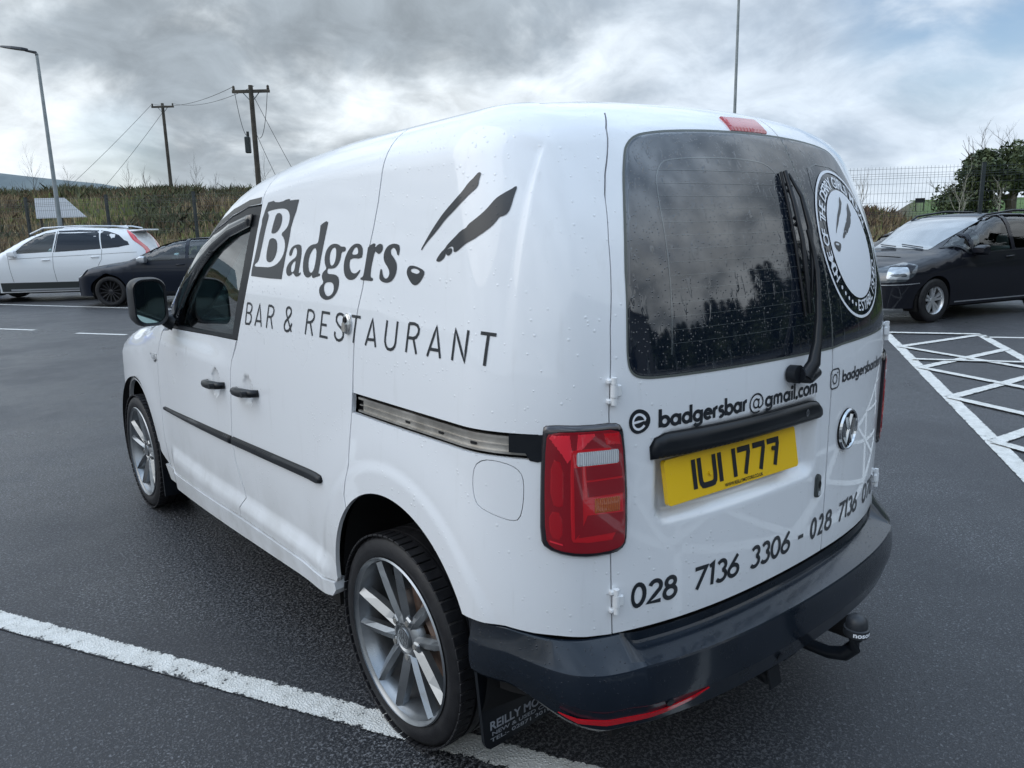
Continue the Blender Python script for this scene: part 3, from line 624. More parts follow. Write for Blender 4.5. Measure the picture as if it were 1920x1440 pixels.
def layout(text,a0,a1,v0,H,shear=0.,adir=-1):
    """strokes of text running from chart position a0 to a1 at baseline v0 with height H"""
    tw=sum(GL[c][0] for c in text)-.10
    kx=abs(a1-a0)/tw;x=-.03;out=[]
    for c in text:
        w,sts=GL[c]
        for st in sts: out.append([(a0+adir*kx*(x+p[0]+shear*p[1]),v0+H*p[1]) for p in st])
        x+=w
    return out
def textmesh(txt,size,bold=0.0,align='LEFT',space=1.0):
    cu=bpy.data.curves.new('t','FONT');cu.body=txt;cu.size=size;cu.align_x=align;cu.offset=bold;cu.space_character=space;cu.resolution_u=3
    o=bpy.data.objects.new('t',cu);COL.objects.link(o);bpy.context.view_layer.update()
    me=o.evaluated_get(bpy.context.evaluated_depsgraph_get()).to_mesh()
    V=np.array([v.co[:2] for v in me.vertices]).reshape(-1,2);Fc=[tuple(p.vertices) for p in me.polygons]
    bpy.data.objects.remove(o);bpy.data.curves.remove(cu);return V,Fc
# ================================================================ THE VAN
Wc=np.polyfit([.25,.4,.6,.8,1.0,1.2,1.4,1.6,1.75,1.85],[.868,.882,.890,.892,.888,.876,.855,.824,.795,.772],4)
RoofY=herm([-1.2,-.7,-.4,0,.4,.8,1.15,1.45,1.75,2.05,2.35,2.6,2.9,3.2,3.45,3.8],
           [1.83,1.838,1.828,1.817,1.803,1.765,1.70,1.555,1.385,1.205,1.11,1.055,1.02,.94,.82,.55])
def F_van(x,y,z):
    w=np.polyval(Wc,np.clip(z,.2,1.9))-.012*np.clip(-y,0,2)**2-.022*np.clip(y-1.2,0,9)**2
    ax=np.abs(x);a=ax-w
    b=-.758+.128*ax**2+.205*ax**4+.42*np.clip(z-1.05,0,1)**2+.05*np.clip(.6-z,0,1)**2-y
    c=z-(RoofY(y)-.055*x**2-.01*x**4)
    d=y-(3.56-.25*x*x-.10*np.clip(z-.6,0,1))
    return rint(rint(rint(a,b,.15),d,.30),c,.115)
def relief_van(s,v):
    d=-.0035*sst(s,-.53,-.500)*sst(1.712-v,0,.028)*sst(v,1.10,1.40)*sst(.03-s,.0,.25)   # pressed cargo panel
    d=d+.020*sst(v,.50,.425)*sst(s,.30,.40)*sst(2.13-s,0,.12)
    r=np.hypot(s+.05,(v-.43)); d=d+.006*sst(r,.458,.415)+.008*sst(r,.62,.45)
    r2=np.hypot(s-2.69,(v-.37)); d=d+.008*sst(r2,.62,.38)
    d=d-.016*sst(v,.985,1.09)*sst(s,1.0,1.4)*sst(v,1.5,1.1)
    for cx,cz in ((1.29,.917),(.955,.933)):
        q=1-((s-cx)/.050)**2-((v-cz)/.058)**2; d=d-.016*np.sqrt(np.clip(q,0,1))
    # number-plate recess on the left rear door
    rr_=.055;qx=np.maximum(np.abs(s+1.2745)-.3225+rr_,0);qv=np.maximum(np.abs(v-.915)-.120+rr_,0);dd=rr_-np.hypot(qx,qv)
    d=d-.03*sst(dd,0,.040)
    return d
VAN=Shape(F_van,.60,-.45,3.15,.47,lambda y:np.minimum(1.62,RoofY(y)-.18),relief=relief_van)
VW=VAN.wrap
VW_n=lambda a,b,o=0.:VAN.wrap(a,b,o,rel=False)
VAN.ztop0=.6
van=tag(empty('panel_van',(0,0,0)),'white panel van with black badger lettering on its side and rear doors','van')
C=TR
def rev(q): return list(reversed(q))
def vt(s): return float(VAN.zc(np.array(float(min(s,3.15)))))+.197
# ---- seam lines in chart coordinates
seam_slide=[(.045,1.817),(.040,1.74),(.036,1.66),(.042,1.58)]+C['gap_slide'][2:]
seam_b=[(.775,1.80),(.79,1.74),(.81,1.66),(.831,1.591)]+C['winouter_b'][1:]+[(1.0497,1.083)]+C['gap_door'][1:]
arch_c=(-.05,.43);AR=.355
def archpts(c,r,a0,a1,n=26): return [(c[0]+r*math.cos(R(a0+(a1-a0)*k/n)),c[1]+r*math.sin(R(a0+(a1-a0)*k/n))) for k in range(n+1)]
seam_L=[(-1.03,1.817),(-.992,1.766),(-.957,1.667),(-.922,1.575),(-.8798,1.474),(-.835,1.28),(-.8167,1.0974),(-.8215,.88),(-.8268,.668),(-.8318,.5427)]
# rear quarter
aL=[p for p in archpts(arch_c,AR,52,-14+38,20)]
ar_rear=archpts(arch_c,AR,46.0,180-24,40)   # from front-up over the top to the rear
# (front of the van is +s) seam meets the arch at s=.199,v=.689
ang0=math.degrees(math.atan2(.689-.43,.199+.05)); ang1=math.degrees(math.atan2(.5776-.43,-.3992+.05))
top_arch=archpts(arch_c,AR,ang0,ang1,34)
quarter=seam_slide[:-1]+top_arch+C['bump_side_top'][1:-1]+rev(seam_L)
rail=C['rail'];rail_o=[(.150,1.049),(-.6180,1.047),(-.6180,.988),(-.572,.998),(-.5685,1.006),(.150,.989)]
rail_hole=[(.135,1.046),(-.625,1.046),(-.612,.992),(-.575,.992),(.1395,.991)]
flapq=smooth_poly(C['flap'],1)
quarter_in=inset(quarter,.0016)
q_hole=[(.1505,1.047),(-.612,1.047),(-.612,1.0),(.1515,.990)]
# open the rail channel to the seam: cut the quarter in two outlines along the channel
def split_quarter():
    up=[p for p in seam_slide[:-1] if p[1]>1.055]; lo_=[p for p in seam_slide[:-1] if p[1]<.985]
    return up,lo_
upq,loq=split_quarter()
lamp_in=None
quarter=upq+[(.1445,1.047),(-.600,1.047),(-.600,.992),(.1535,.992)]+loq+top_arch+C['bump_side_top'][1:-1]+rev(seam_L)
body=panel('rear_quarter_panel',VW,inset(quarter,.0026),M_WHITE,van,holes=[flapq],res=.016,thick=.014,refine=((-.56,.48,.25,.95),1.7))
flap=panel('fuel_flap',VW,inset(flapq,.0022),M_WHITE,body,res=.03,thick=.01)
# rail channel
ch=panel('rail_channel',VW,[(.17,1.06),(-.615,1.06),(-.615,.98),(.17,.98)],M_DARK,body,res=.05,off=-.032)
rl=panel('sliding_rail',VW,[(.105,1.038),(-.575,1.038),(-.575,1.000),(.105,1.000)],M_STEEL,body,res=.04,off=-.012,thick=.014)
for k,(z0,z1,o_) in enumerate(((1.034,1.040,-.004),(1.016,1.0185,-.008),(.998,1.003,-.004))):
    panel('rail_lip',VW,[(.12,z0),(-.575,z0),(-.575,z1),(.12,z1)],M_STEEL,rl,res=.05,off=o_,thick=.009)
for sx in (-.13,-.28,-.41): panel('rail_stud',VW,rrect(sx-.010,1.008,sx+.010,1.016,.003),M_DARK,rl,res=.02,off=-.010,thick=.002)
panel('rail_end_cap',VW,[(-.520,1.046),(-.614,1.049),(-.621,1.04),(-.615,.988),(-.600,.985),(-.578,.988),(-.566,1.005),(-.520,1.005)],M_BLACKP,body,res=.03,off=.002,thick=.02)
# sliding door
sd=seam_b[:-1]+[(1.113,.3966),(.6291,.4016),(.312,.4045)]+archpts(arch_c,AR,-2,ang0,14)+rev(seam_slide[:-1])
sd=[p for p in sd if True]
sdoor=panel('sliding_door',VW,inset(sd,.0026),M_WHITE,van,res=.016,thick=.014,refine=((.20,.40,.48,.90),1.6))
# front door lower skin
fd=[(2.03,1.04),(1.9,1.085),(1.70,1.092),(1.045,1.112),(1.0497,1.083)]+C['gap_door'][1:]+[(1.5783,.3758),(2.1769,.3526)]+rev(C['gap_fender'][1:-1])
fd=[(2.055,1.040),(1.93,1.082),(1.5,1.097),(1.036,1.114)]+C['gap_door'][1:]+[(1.5783,.3758),(2.17,.3526),(2.197,.50),(2.188,.66),(2.180,.78),(2.165,.86),(2.13,.95),(2.08,1.01)]
fdoor=panel('front_door',VW,inset(fd,.0026),M_WHITE,van,res=.022,thick=.03,refine=((1.2,.85,1.38,.99),2.5))
# window frame (black), opening and glass
wo_=[(2.02,1.062),(1.93,1.125),(1.82,1.195),(1.68,1.285),(1.535,1.368),(1.40,1.440),(1.25,1.505),(1.10,1.552),(.95,1.582),(.831,1.591)]+C['winouter_b'][1:]+[(1.036,1.114),(1.5,1.097),(1.93,1.082)]
win=[(1.80,1.105),(1.74,1.19),(1.64,1.272),(1.47,1.372),(1.29,1.455),(1.10,1.515),(.905,1.545),(.93,1.49),(.985,1.35),(1.085,1.128),(1.45,1.110)]
wfr=panel('window_frame',VW,inset(wo_,.001),M_BLACKP,fdoor,holes=[win],res=.03,off=-.001,thick=.025)
panel('window_glass',VW,inset(win,-.006),M_GLASS,fdoor,res=.05,off=-.010)
vis=[(1.86,1.168),(1.70,1.268),(1.535,1.358),(1.40,1.428),(1.25,1.492),(1.10,1.539),(.935,1.566),(.895,1.569),(.912,1.527),(1.10,1.492),(1.27,1.437),(1.45,1.352),(1.62,1.250),(1.74,1.165),(1.80,1.11)]
panel('wind_deflector',VW,vis,mat('smoked_acrylic',(.010,.013,.017),.12,0,1.0),fdoor,res=.025,off=.022,pillow=(.016,.022),thick=.004)
# grey door seal band along the frame's upper edge
V_,F_=ribbon(VW,[[(2.0,1.085),(1.82,1.206),(1.68,1.296),(1.535,1.379),(1.40,1.451),(1.25,1.516),(1.10,1.563),(.95,1.592),(.840,1.601)]],.013,off=.001)
mk('roof_seal',V_,F_,mat('seal_rubber',(.09,.09,.085),.6),fdoor)
def bar_on(name,a,b,h,proud,m,parent,n=10):
    """door handle: rounded grip bridging a bowl, with a boss at each end"""
    a=np.array(a);b=np.array(b);mb=MB();pts=[];rad=[]
    for k in range(n+1):
        t=k/n;q=a+(b-a)*t;o_=proud*(math.sin(math.pi*min(max(t,.0),1.))**.35)
        P,N=VW(q[:1],q[1:],o_,rel=False);pts.append(P[0]);rad.append(h*(.75+.25*math.sin(math.pi*t)))
    mb.tube(pts,rad,10)
    return mb.build(name,m,parent,smooth=True)
for (s0,v0,s1,v1),par in (((1.385,.905,1.185,.919),fdoor),((1.058,.921,.848,.938),sdoor)):
    hb=bar_on('door_handle',(s0,v0),(s1,v1),.0175,.030,M_BLACKP,par)
    P,N=VW(np.array([s1+.03]),np.array([v1-.002]),.045)
    cb=MB();P0=P[0];N0_=N[0];cb.tube([P0-N0_*.01,P0+N0_*.008],.011,14);cb.build('lock_barrel',M_BLACKP,hb,smooth=False)
panel('side_moulding',VW,[(2.105,.678),(2.098,.662),(1.159,.6865),(1.159,.7195),(1.6,.702)],M_BLACKP,fdoor,res=.02,off=.016,pillow=(.014,.011),thick=.016)
panel('side_moulding',VW,[(1.137,.7215),(1.137,.6875),(.395,.7155),(.368,.722),(.356,.734),(.366,.7475),(.40,.749)],M_BLACKP,sdoor,res=.02,off=.016,pillow=(.014,.011),thick=.016)
# slam-lock escutcheon over the seam
esc=panel('lock_plate',VW,ell(.172,1.2448,.0215,.0305,24),M_CHROME,sdoor,res=.012,off=.012,pillow=(.008,.008),thick=.012)
panel('keyway',VW,rrect(.162,1.222,.180,1.248,.006),M_STEEL,esc,res=.02,off=.018,thick=.006)
panel('key_slot',VW,ell(.1715,1.256,.009,.008,14),M_DARK,esc,res=.02,off=.0145,thick=.001)
# fender with A pillar and roof rail
fa=archpts((2.69,.37),.352,180-7,0,34)
fend=[(2.177,.3526),(2.197,.50),(2.188,.66),(2.180,.78),(2.165,.86),(2.13,.95),(2.08,1.01),(2.055,1.04),(2.02,1.064)]+wo_[1:10]+[(.81,1.66),(.79,1.74),(.775,1.80)]
fend+=[(s,vt(s)) for s in np.arange(.80,3.151,.05)]+[(3.35,vt(3.15)),(3.55,vt(3.15)),(3.61,vt(3.15)),(3.61,.45),(3.15,.42)]+rev(archpts((2.69,.37),.352,174,8,34))
fender=panel('front_wing',VW,inset(fend,.0026),M_WHITE,van,res=.03,thick=.02)
panel('repeater_lamp',VW,[(2.285,.921),(2.165,.933),(2.175,.905),(2.21,.892),(2.255,.897)],M_CLEARL,fender,res=.02,off=.006,pillow=(.005,.008),thick=.006)
V_,F_=ribbon(VW,[[(2.292,.923),(2.21,.888),(2.170,.904)]],.006,off=.003);mk('repeater_rim',V_,F_,M_BLACKP,fender)
# sill
sill=[(2.25,.350),(1.5783,.3738),(1.1193,.3927),(.6291,.3996),(.318,.4035),(.315,.375),(.335,.350),(.647,.335),(1.1488,.312),(2.078,.272),(2.20,.275)]
panel('sill',VW,inset(sill,.0015),M_WHITE,van,res=.02,off=.006,thick=.05)
# front bumper end
panel('front_bumper',VW,[(3.06,.40),(3.15,.44),(3.61,.47),(3.61,.25),(3.2,.25),(3.0,.27)],M_BUMPER,van,res=.05,off=.012,thick=.03)
# lower grille etc. across the nose (never seen from the photograph's side)
hw=1.2; nose=[(3.62,.25),(4.82,.25),(4.82,.95),(3.62,.95)]
panel('nose_panel',VW,nose,M_WHITE,van,res=.06,thick=.02)
panel('front_grille',VW,[(3.75,.66),(4.69,.66),(4.69,.80),(3.75,.80)],M_BLACKP,van,res=.06,off=.006,thick=.006)
# ---- plain right-hand side, mirrored shells
rs=[(.775,1.80)]+[(-.1+.05*k,vt(-.1+.05*k)) for k in range(17,-1,-1)]
plain=seam_L[::-1]+[(-.98,1.817)]+[(s,vt(s)) for s in np.arange(-.45,.80,.1)]+seam_b[1:-1]+[(1.113,.3966),(.2833,.4045)]+archpts(arch_c,AR,-6,ang1,40)+C['bump_side_top'][1:-1]
panel('side_panel',VW,inset(plain,.002),M_WHITE,van,res=.05,thick=.03,mirror=True)
fd2=panel('front_door',VW,inset(fd,.0026),M_WHITE,van,res=.06,thick=.03,mirror=True)
panel('window_frame',VW,inset(wo_,.001),M_BLACKP,fd2,holes=[win],res=.05,off=-.001,thick=.025,mirror=True)
panel('window_glass',VW,inset(win,-.006),M_GLASS,fd2,res=.08,off=-.010,mirror=True)
panel('front_wing',VW,inset(fend,.0026),M_WHITE,van,res=.06,thick=.02,mirror=True)
panel('sill',VW,inset(sill,.0015),M_WHITE,van,res=.04,off=.010,pillow=(.016,.03),thick=.03,mirror=True)
# ---- roof, windscreen, bonnet
VT=VAN.top
ws=smooth_poly([(-.60,1.42),(.60,1.42),(.64,2.10),(-.64,2.10)],0)
rx=.64
panel('roof',VT,[(-rx,-.47),(rx,-.47),(rx,1.40),(-rx,1.40)],M_WHITE,van,res=.06,off=-.002)
panel('windscreen',VT,rrect(-.63,1.40,.63,2.16,.06),M_CARGLASS,van,res=.06,off=-.003)
panel('bonnet',VT,[(-.66,2.18),(.66,2.18),(.66,3.40),(-.66,3.40)],M_WHITE,van,res=.08,off=-.002)
# ---- rear doors
def mir(q): return [(-3.04-s,v) for s,v in q]
seam_R=mir(seam_L)
splitl=[(-1.662,1.817),(-1.662,1.0),(-1.662,.5455)]
sp=-1.664
door_b=lambda s:.546
ld=rev(seam_L)[:]  # bottom to top
left_door=[(-.8318,.5440)]+rev(seam_L)[1:]+[(sp+.0018,1.817),(sp+.0018,.546)]
right_door=[(sp-.0018,.546),(sp-.0018,1.817)]+[p for p in seam_R]+[]
gl_left=[(-.9032,1.176),(-.8900,1.195),(-.8900,1.235),(-.905,1.32),(-.9565,1.5325),(-1.0106,1.6791),(-1.0250,1.705),(-1.05,1.724),(-1.09,1.7335),(-1.2651,1.7335),(sp+.0018,1.7335),(sp+.0018,1.158),(-1.2523,1.163),(-.985,1.1645),(-.935,1.1665)]
i_=[k for k,p_ in enumerate(gl_left) if abs(p_[0]-sp-.0018)<1e-6]
gl_left=smooth_poly(gl_left[i_[1]:]+gl_left[:i_[1]],2,closed=False)
GL0=gl_left
gl_right=[(sp-.0018,1.158),(sp-.0018,1.7335)]+[p for p in mir(gl_left)[::-1] if p[0]<sp-.01 ]
gl_right=[(sp-.0018,1.7335)]+[p for p in rev(mir(GL0)) if p[0]<sp-.02]+[(sp-.0018,1.158)]
ldo=panel('rear_door',VW,inset(left_door,.0018),M_WHITE,van,holes=[inset(gl_left,.012)],res=.018,thick=.03,refine=((-1.66,.76,-.93,1.02),2.0))
rdo=panel('rear_door',VW,inset(right_door,.0018),M_WHITE,van,holes=[inset(gl_right,.012)],res=.022,thick=.03)
ldo['label']='wider left rear door with the number plate, wiper and black grab strip'; rdo['label']='narrow right rear door with the round window emblem'
for par,g in ((ldo,gl_left),(rdo,gl_right)):
    gp=panel('rear_window',VW,g,M_REARGL,par,res=.022,off=.0035,pillow=(.003,.008),thick=.006)
    V_,F_=ribbon(VW,[list(map(tuple,resamp(inset(g,-.003),.03)))+[tuple(resamp(inset(g,-.003),.03)[0])]],.006,off=.0012);mk('window_seal',V_,F_,mat('grey_seal',(.10,.11,.10),.5),par)
    # printed heater element
    if par is ldo:
        lines=[]
        x0,x1=-1.015,-1.565
        xs=lambda v:x0-.055*(v-1.25)/.40-(.0)
        for k in range(14):
            v=1.235+k*.0305
            if v<1.64: lines.append([(xs(v)-.0,v),(x1,v)])
        fr_=[(x0+.008,1.21),(xs(1.45),1.45),(xs(1.60)-.0,1.60),(-1.095,1.645),(-1.13,1.660),(-1.30,1.664),(-1.48,1.660),(-1.535,1.645),(-1.56,1.61),(-1.572,1.21)]
        V_,F_=ribbon(VW,lines,.0012,off=.0038);h=mk('heater_lines',V_,F_,M_HEAT,gp)
        V_,F_=ribbon(VW,[smooth_poly(fr_,2,closed=False)],.0034,off=.0039);mk('heater_border',V_,F_,M_HEAT,gp)
    else:
        V_,F_=ribbon(VW,[[(-1.72,1.22),(-1.722,1.60),(-1.74,1.650),(-1.80,1.664),(-1.9,1.664),(-1.96,1.65),(-1.99,1.60),(-2.03,1.22)]],.0035,off=.0045);mk('heater_border',V_,F_,M_HEAT,gp)
# grab strip, plate, lock, lamps on left door
hs=[(-.9465,.9687),(-.9440,1.000),(-.956,1.020),(-.985,1.0285),(-1.25,1.0262),(-1.53,1.0245),(-1.572,1.018),(-1.596,.998),(-1.601,.975),(-1.590,.9665),(-1.4,.968)]
strip=panel('grab_strip',VW_n,hs,M_BLACKP,ldo,res=.016,off=.020,pillow=(.017,.026),thick=.030)
def on_line(pts,w,m,name,par,off,fn=VW_n): V_,F_=ribbon(fn,pts,w,off=off);return mk(name,V_,F_,m,par)
mk('strip_badge',*ribbon(VW_n,[ell(-1.497,1.000,.006,.009,12)+[ell(-1.497,1.000,.006,.009,12)[0]],[(-1.497,.990),(-1.497,1.008)]],.0022,off=.0212),M_CHROME,strip)
# number plate (flat), 520 x 111 mm
pc=np.array([-.2816,-.733,.9045]);pya=-.0823;ptl=.185;ex=np.array([math.cos(pya),math.sin(pya),0]);ez=np.array([-ptl*math.sin(pya),ptl*math.cos(pya),1.]);ez/=np.linalg.norm(ez);en=np.cross(ex,ez)
def PL(a,b,o=0.):
    a=np.asarray(a,float);b=np.asarray(b,float);P=pc+a[...,None]*ex+b[...,None]*ez+np.broadcast_to(np.asarray(o,float),a.shape)[...,None]*en
    return P,np.broadcast_to(en,P.shape)
PLW,PLH=.509,.111
plate=panel('number_plate',PL,rrect(-PLW/2,-PLH/2,PLW/2,PLH/2,.010),M_YELLOW,ldo,res=.05,thick=.012)
def pp(z): # picture measure along the plate (0..1,0..1 from lower left) to plate metres
    return ((z[0]-.5)*PLW,(z[1]-.5)*PLH)
bh=(.20,.86)
def ptext():
    S=[]
    def I(x): S.append([pp((x,bh[0])),pp((x,bh[1]))])
    I(.1915); x0,x1=.232,.338
    S.append([pp((x0,bh[1])),pp((x0,.38)),pp((x0+.004,.29)),pp((x0+.014,.235)),pp((x0+.03,.225)),pp((x1-.03,.225)),pp((x1-.014,.235)),pp((x1-.004,.29)),pp((x1,.38)),pp((x1,bh[1]))])
    I(.379); I(.486)
    for x in (.515,.636,.753): S.append([pp((x,.795)),pp((x+.085,.795)),pp((x+.085,.70)),pp((x+.048,bh[0]))])
    return S
for st_k in ptext(): mk('plate_character',*ribbon(PL,[st_k],.0145,off=.0012),M_PLBLK,plate)
tv,tf=textmesh('WWW.REILLYMOTORS.CO.UK',.0115,.0002)
tv=tv*(1.0,1.0);tx=tv[:,0];sc_=.152/(tx.max()-tx.min());P_,_=PL((tv[:,0]-tx.min())*sc_-.052,tv[:,1]*sc_*1.15-.0505,.0012)
mk('plate_small_print',P_,tf,M_PLBLK,plate,smooth=False)
for (x,z,m) in ((-.1015,-.003,M_BOLT),(.152,.012,M_PLBLK)):
    mb=MB();c0=pc+x*ex+z*ez;mb.tube([c0,c0+en*.006],.0062,14);mb.build('plate_screw',m,plate,auto=40)
lk=panel('door_lock',VW_n,rrect(-1.622,.727,-1.598,.797,.0118),mat('lock_grey',(.10,.11,.11),.35,.5),ldo,res=.012,off=.010,pillow=(.006,.006),thick=.011)
panel('key_hole',VW_n,ell(-1.610,.767,.007,.012,14),M_DARK,lk,res=.02,off=.0112)
panel('key_cover',VW_n,rrect(-1.6165,.735,-1.6035,.750,.003),M_CHROME,lk,res=.02,off=.0125,thick=.002)
bl=panel('brake_light',VW,[(-1.436,1.785),(-1.602,1.790),(-1.602,1.742),(-1.430,1.741)],mat('brake_lens',(.45,.015,.02),.25,0,1.0,.05,fn=drops(.5,110,.3)),ldo,res=.016,off=.008,pillow=(.006,.008),thick=.012)
# emblem on the right door
EC=(-1.782,.8965);er=(.062,.063)
em=panel('emblem',VW,ell(*EC,*er,40),M_DARK,rdo,res=.02,off=.006,thick=.008)
def ringpts(c,rx,ry,n=40): q=ell(c[0],c[1],rx,ry,n);return q+[q[0]]
def vwstrokes(c,rx,ry,sg=-1):
    f=lambda x,y:(c[0]+sg*x*rx,c[1]+y*ry)
    return [[f(-.34,.80),f(-.02,.08),f(.02,.08),f(.34,.80)],[f(-.78,.50),f(-.36,-.74),f(-.04,-.10),f(.04,-.10),f(.36,-.74),f(.78,.50)]]
def ridge(fn,strokes,w,o0,h,m,name,par):
    V=[];Fc=[]
    for k,(ww,oo) in enumerate(((w,o0),(w*.45,o0+h))):
        pass
    for st in strokes:
        a_,fa_=ribbon(fn,[st],w,off=o0);b_,fb_=ribbon(fn,[st],w*.4,off=o0+h)
        k=len(V);n=len(a_)//2;V+=a_+b_;K=len(a_)
        for i in range(n-1):
            Fc.append((k+K+i,k+K+i+1,k+K+n+i+1,k+K+n+i))
            Fc.append((k+i,k+i+1,k+K+i+1,k+K+i));Fc.append((k+n+i,k+n+i+1,k+K+n+i+1,k+K+n+i))
    return mk(name,V,Fc,m,par,smooth=False)
ridge(VW,[ringpts(EC,.057,.058)],.011,.006,.006,M_CHROME,'emblem_ring',em)
ridge(VW,vwstrokes(EC,.052,.053),.014,.006,.006,M_CHROME,'emblem_letters',em)
# ---- tail lamps
def lampset(mirror):
    par=tag(panel('tail_lamp',VW,smooth_poly([(-.6125,1.064),(-.628,1.073),(-.743,1.0685),(-.835,1.0695),(-.858,1.060),(-.866,1.035),(-.878,.928),(-.880,.797),(-.872,.766),(-.838,.752),(-.76,.7495),(-.676,.7600),(-.619,.778),(-.604,.803),(-.606,.918)],1),M_LAMPB,van,res=.014,off=.012,pillow=(.012,.018),thick=.016,mirror=mirror))
    def sub(n,q,m,off,pil=(.0014,.004),res=.012): return panel(n,VW,q,m,par,res=res,off=off,pillow=pil,thick=.002,mirror=mirror)
    sub('lens',smooth_poly([(-.624,1.040),(-.634,1.058),(-.742,1.056),(-.838,1.056),(-.853,1.034),(-.864,.928),(-.8665,.800),(-.862,.776),(-.835,.766),(-.76,.763),(-.68,.772),(-.634,.786),(-.620,.81),(-.619,.92)],1),M_REDD,.0128)
    # shaped light chambers under the lens
    sub('reflector',[(-.632,1.045),(-.640,1.052),(-.690,1.051),(-.700,1.0),(-.682,.985),(-.672,1.00)],M_REDL,.0136)
    sub('reflector',[(-.706,1.0),(-.712,1.052),(-.775,1.051),(-.735,1.024)],M_REDL,.0136)
    sub('reflector',[(-.79,1.050),(-.842,1.049),(-.848,1.020),(-.80,1.022)],M_RED,.0136)
    sub('side_chamber',smooth_poly([(-.637,1.00),(-.672,.985),(-.672,.90),(-.668,.88),(-.634,.89)],1),M_REDM,.0136)
    sub('side_chamber',smooth_poly([(-.630,.875),(-.668,.87),(-.668,.80),(-.632,.81)],1),M_REDM,.0136)
    sub('side_strip',[(-.632,.800),(-.668,.7905),(-.668,.7935),(-.632,.804)],M_REDL,.0140,None,.02)
    sub('inner_frame',smooth_poly([(-.6905,1.008),(-.700,1.0175),(-.851,1.0146),(-.8615,.792),(-.70,.7925),(-.690,.81)],1),M_RED,.0146)
    sub('stop_chamber',[(-.700,.975),(-.722,.975),(-.726,.825),(-.702,.805)],M_REDD,.0154,None)
    sub('stop_chamber',[(-.735,.975),(-.8485,.9765),(-.8535,.9465),(-.737,.944)],M_REDD,.0154,None)
    sub('stop_chamber',[(-.737,.939),(-.8540,.9415),(-.8555,.906),(-.740,.904)],M_REDD,.0154,None)
    sub('stop_chamber',[(-.74,.860),(-.857,.859),(-.8575,.812),(-.712,.808)],M_REDD,.0154,None)
    sub('reversing_lens',rrect(-.8405,.978,-.708,1.0105,.006),M_CLEARL,.0162)
    sub('indicator_lens',rrect(-.8455,.863,-.762,.898,.003),M_AMBER,.0162)
    return par
lampset(False); lampset(True)
# ---- hinges
def hinge(s,v,mirror):
    P,N=VAN.wrap(np.array([s]),np.array([v]),0.,rel=False);P=P[0];N=N[0];N[2]=0;N/=np.linalg.norm(N);T_=np.array([-N[1],N[0],0]) # towards the door
    if T_[0]<0: T_=-T_
    ang=math.atan2(T_[1],T_[0]);mb=MB();sx=-1 if mirror else 1
    def bx_(dt,dn,dz,size,rad=None):
        c=P+T_*dt+N*dn+np.array([0,0,dz]); mb.box((c[0],c[1],c[2]),size,rz=ang,bev=.003)
    bx_(.002,.004,.023,(.020,.013,.012));bx_(.002,.004,-.023,(.020,.013,.012))
    c=P+T_*.008+N*.009;mb.tube([c+(0,0,-.031),c+(0,0,-.014)],.0072,12);mb.tube([c+(0,0,-.013),c+(0,0,.016)],.0085,12);mb.tube([c+(0,0,.017),c+(0,0,.032)],.0072,12)
    bx_(.018,.007,.001,(.018,.011,.028))
    if mirror: mb.V=[(-x,y,z) for x,y,z in mb.V];mb.F=[f[::-1] for f in mb.F]
    mb.build('door_hinge',M_WHITE2,van,auto=35)
    g=MB();c=P+N*.001+T_*.0;g.box(tuple(c),(.014,.006,.075),rz=ang)
    if mirror: g.V=[(-x,y,z) for x,y,z in g.V];g.F=[f[::-1] for f in g.F]
for m_ in (False,True):
    hinge(-.8180,1.142,m_);hinge(-.829,.632,m_)
# ---- rear bumper: cross-section swept round the tail
def bumper():
    Rr=[(-.004,.534),(-.003,.511),(.001,.505),(.060,.4915),(.0715,.4885),(.074,.4835),(.080,.42),(.076,.385),(.074,.382),(.060,.330),(.045,.316),(-.06,.312)]
    Cc=[(-.003,.541),(.002,.5395),(.005,.537),(.050,.492),(.0625,.4785),(.064,.4745),(.070,.42),(.067,.385),(.065,.382),(.055,.330),(.040,.316),(-.05,.312)]
    Ss=[(.000,.001),(.004,-.001),(.007,-.004),(.016,-.048),(.020,-.056),(.0205,-.059),(.022,-.09),(.022,-.110),(.0215,-.113),(.016,-.138),(.008,-.148),(-.05,-.150)]
    zt=lambda s:np.interp(-s,[.40,.44,.50,.58,.66,.74,.83],[.5705,.5675,.5690,.5595,.5530,.5455,.541])
    ss=np.concatenate([np.arange(-.402,-.88,-.012),np.arange(-.88,-.97,-.006),np.arange(-.97,-1.53,-.02),[-1.52]]);V=[]
    P,N=VAN.wrap(ss,np.full(len(ss),.50),0.,rel=False);N[:,2]=0;N/=np.linalg.norm(N,axis=1,keepdims=True)
    for i,s in enumerate(ss):
        wc=float(sst(np.array(-s),.50,.80));wr=float(sst(np.array(-s),.845,.925))
        # slight bulge of the lower edge at the corner
        for (o0,z0),(o1,z1),(o2,z2) in zip(Ss,Cc,Rr):
            o_,z_=o0+(o1-o0)*wc,(zt(s)+z0)*(1-wc)+z1*wc
            o_,z_=o_+(o2-o_)*wr,z_+(z2-z_)*wr
            V.append(P[i]*(1,1,0)+N[i]*o_+(0,0,z_))
    n=len(Rr);m=len(ss);Fc=[]
    for i in range(m-1):
        for j in range(n-1): Fc.append((i*n+j,i*n+j+1,(i+1)*n+j+1,(i+1)*n+j))
    k=len(V);V+=[v*(-1,1,1) for v in V];Fc+=[tuple(a+k for a in f[::-1]) for f in Fc]
    # tuck the end into the wheel arch
    e=[];
    for j in range(n): V.append(V[j]+np.array([.06,.004,0]))
    kk=len(V)-n
    for j in range(n-1): Fc.append((j,kk+j,kk+j+1,j+1))
    o=mk('rear_bumper',V,Fc,M_BUMPER,van,smooth=True); o.data.set_sharp_from_angle(angle=R(19))
    md=o.modifiers.new('weld','WELD');md.merge_threshold=.0005
    return o,P,N,ss
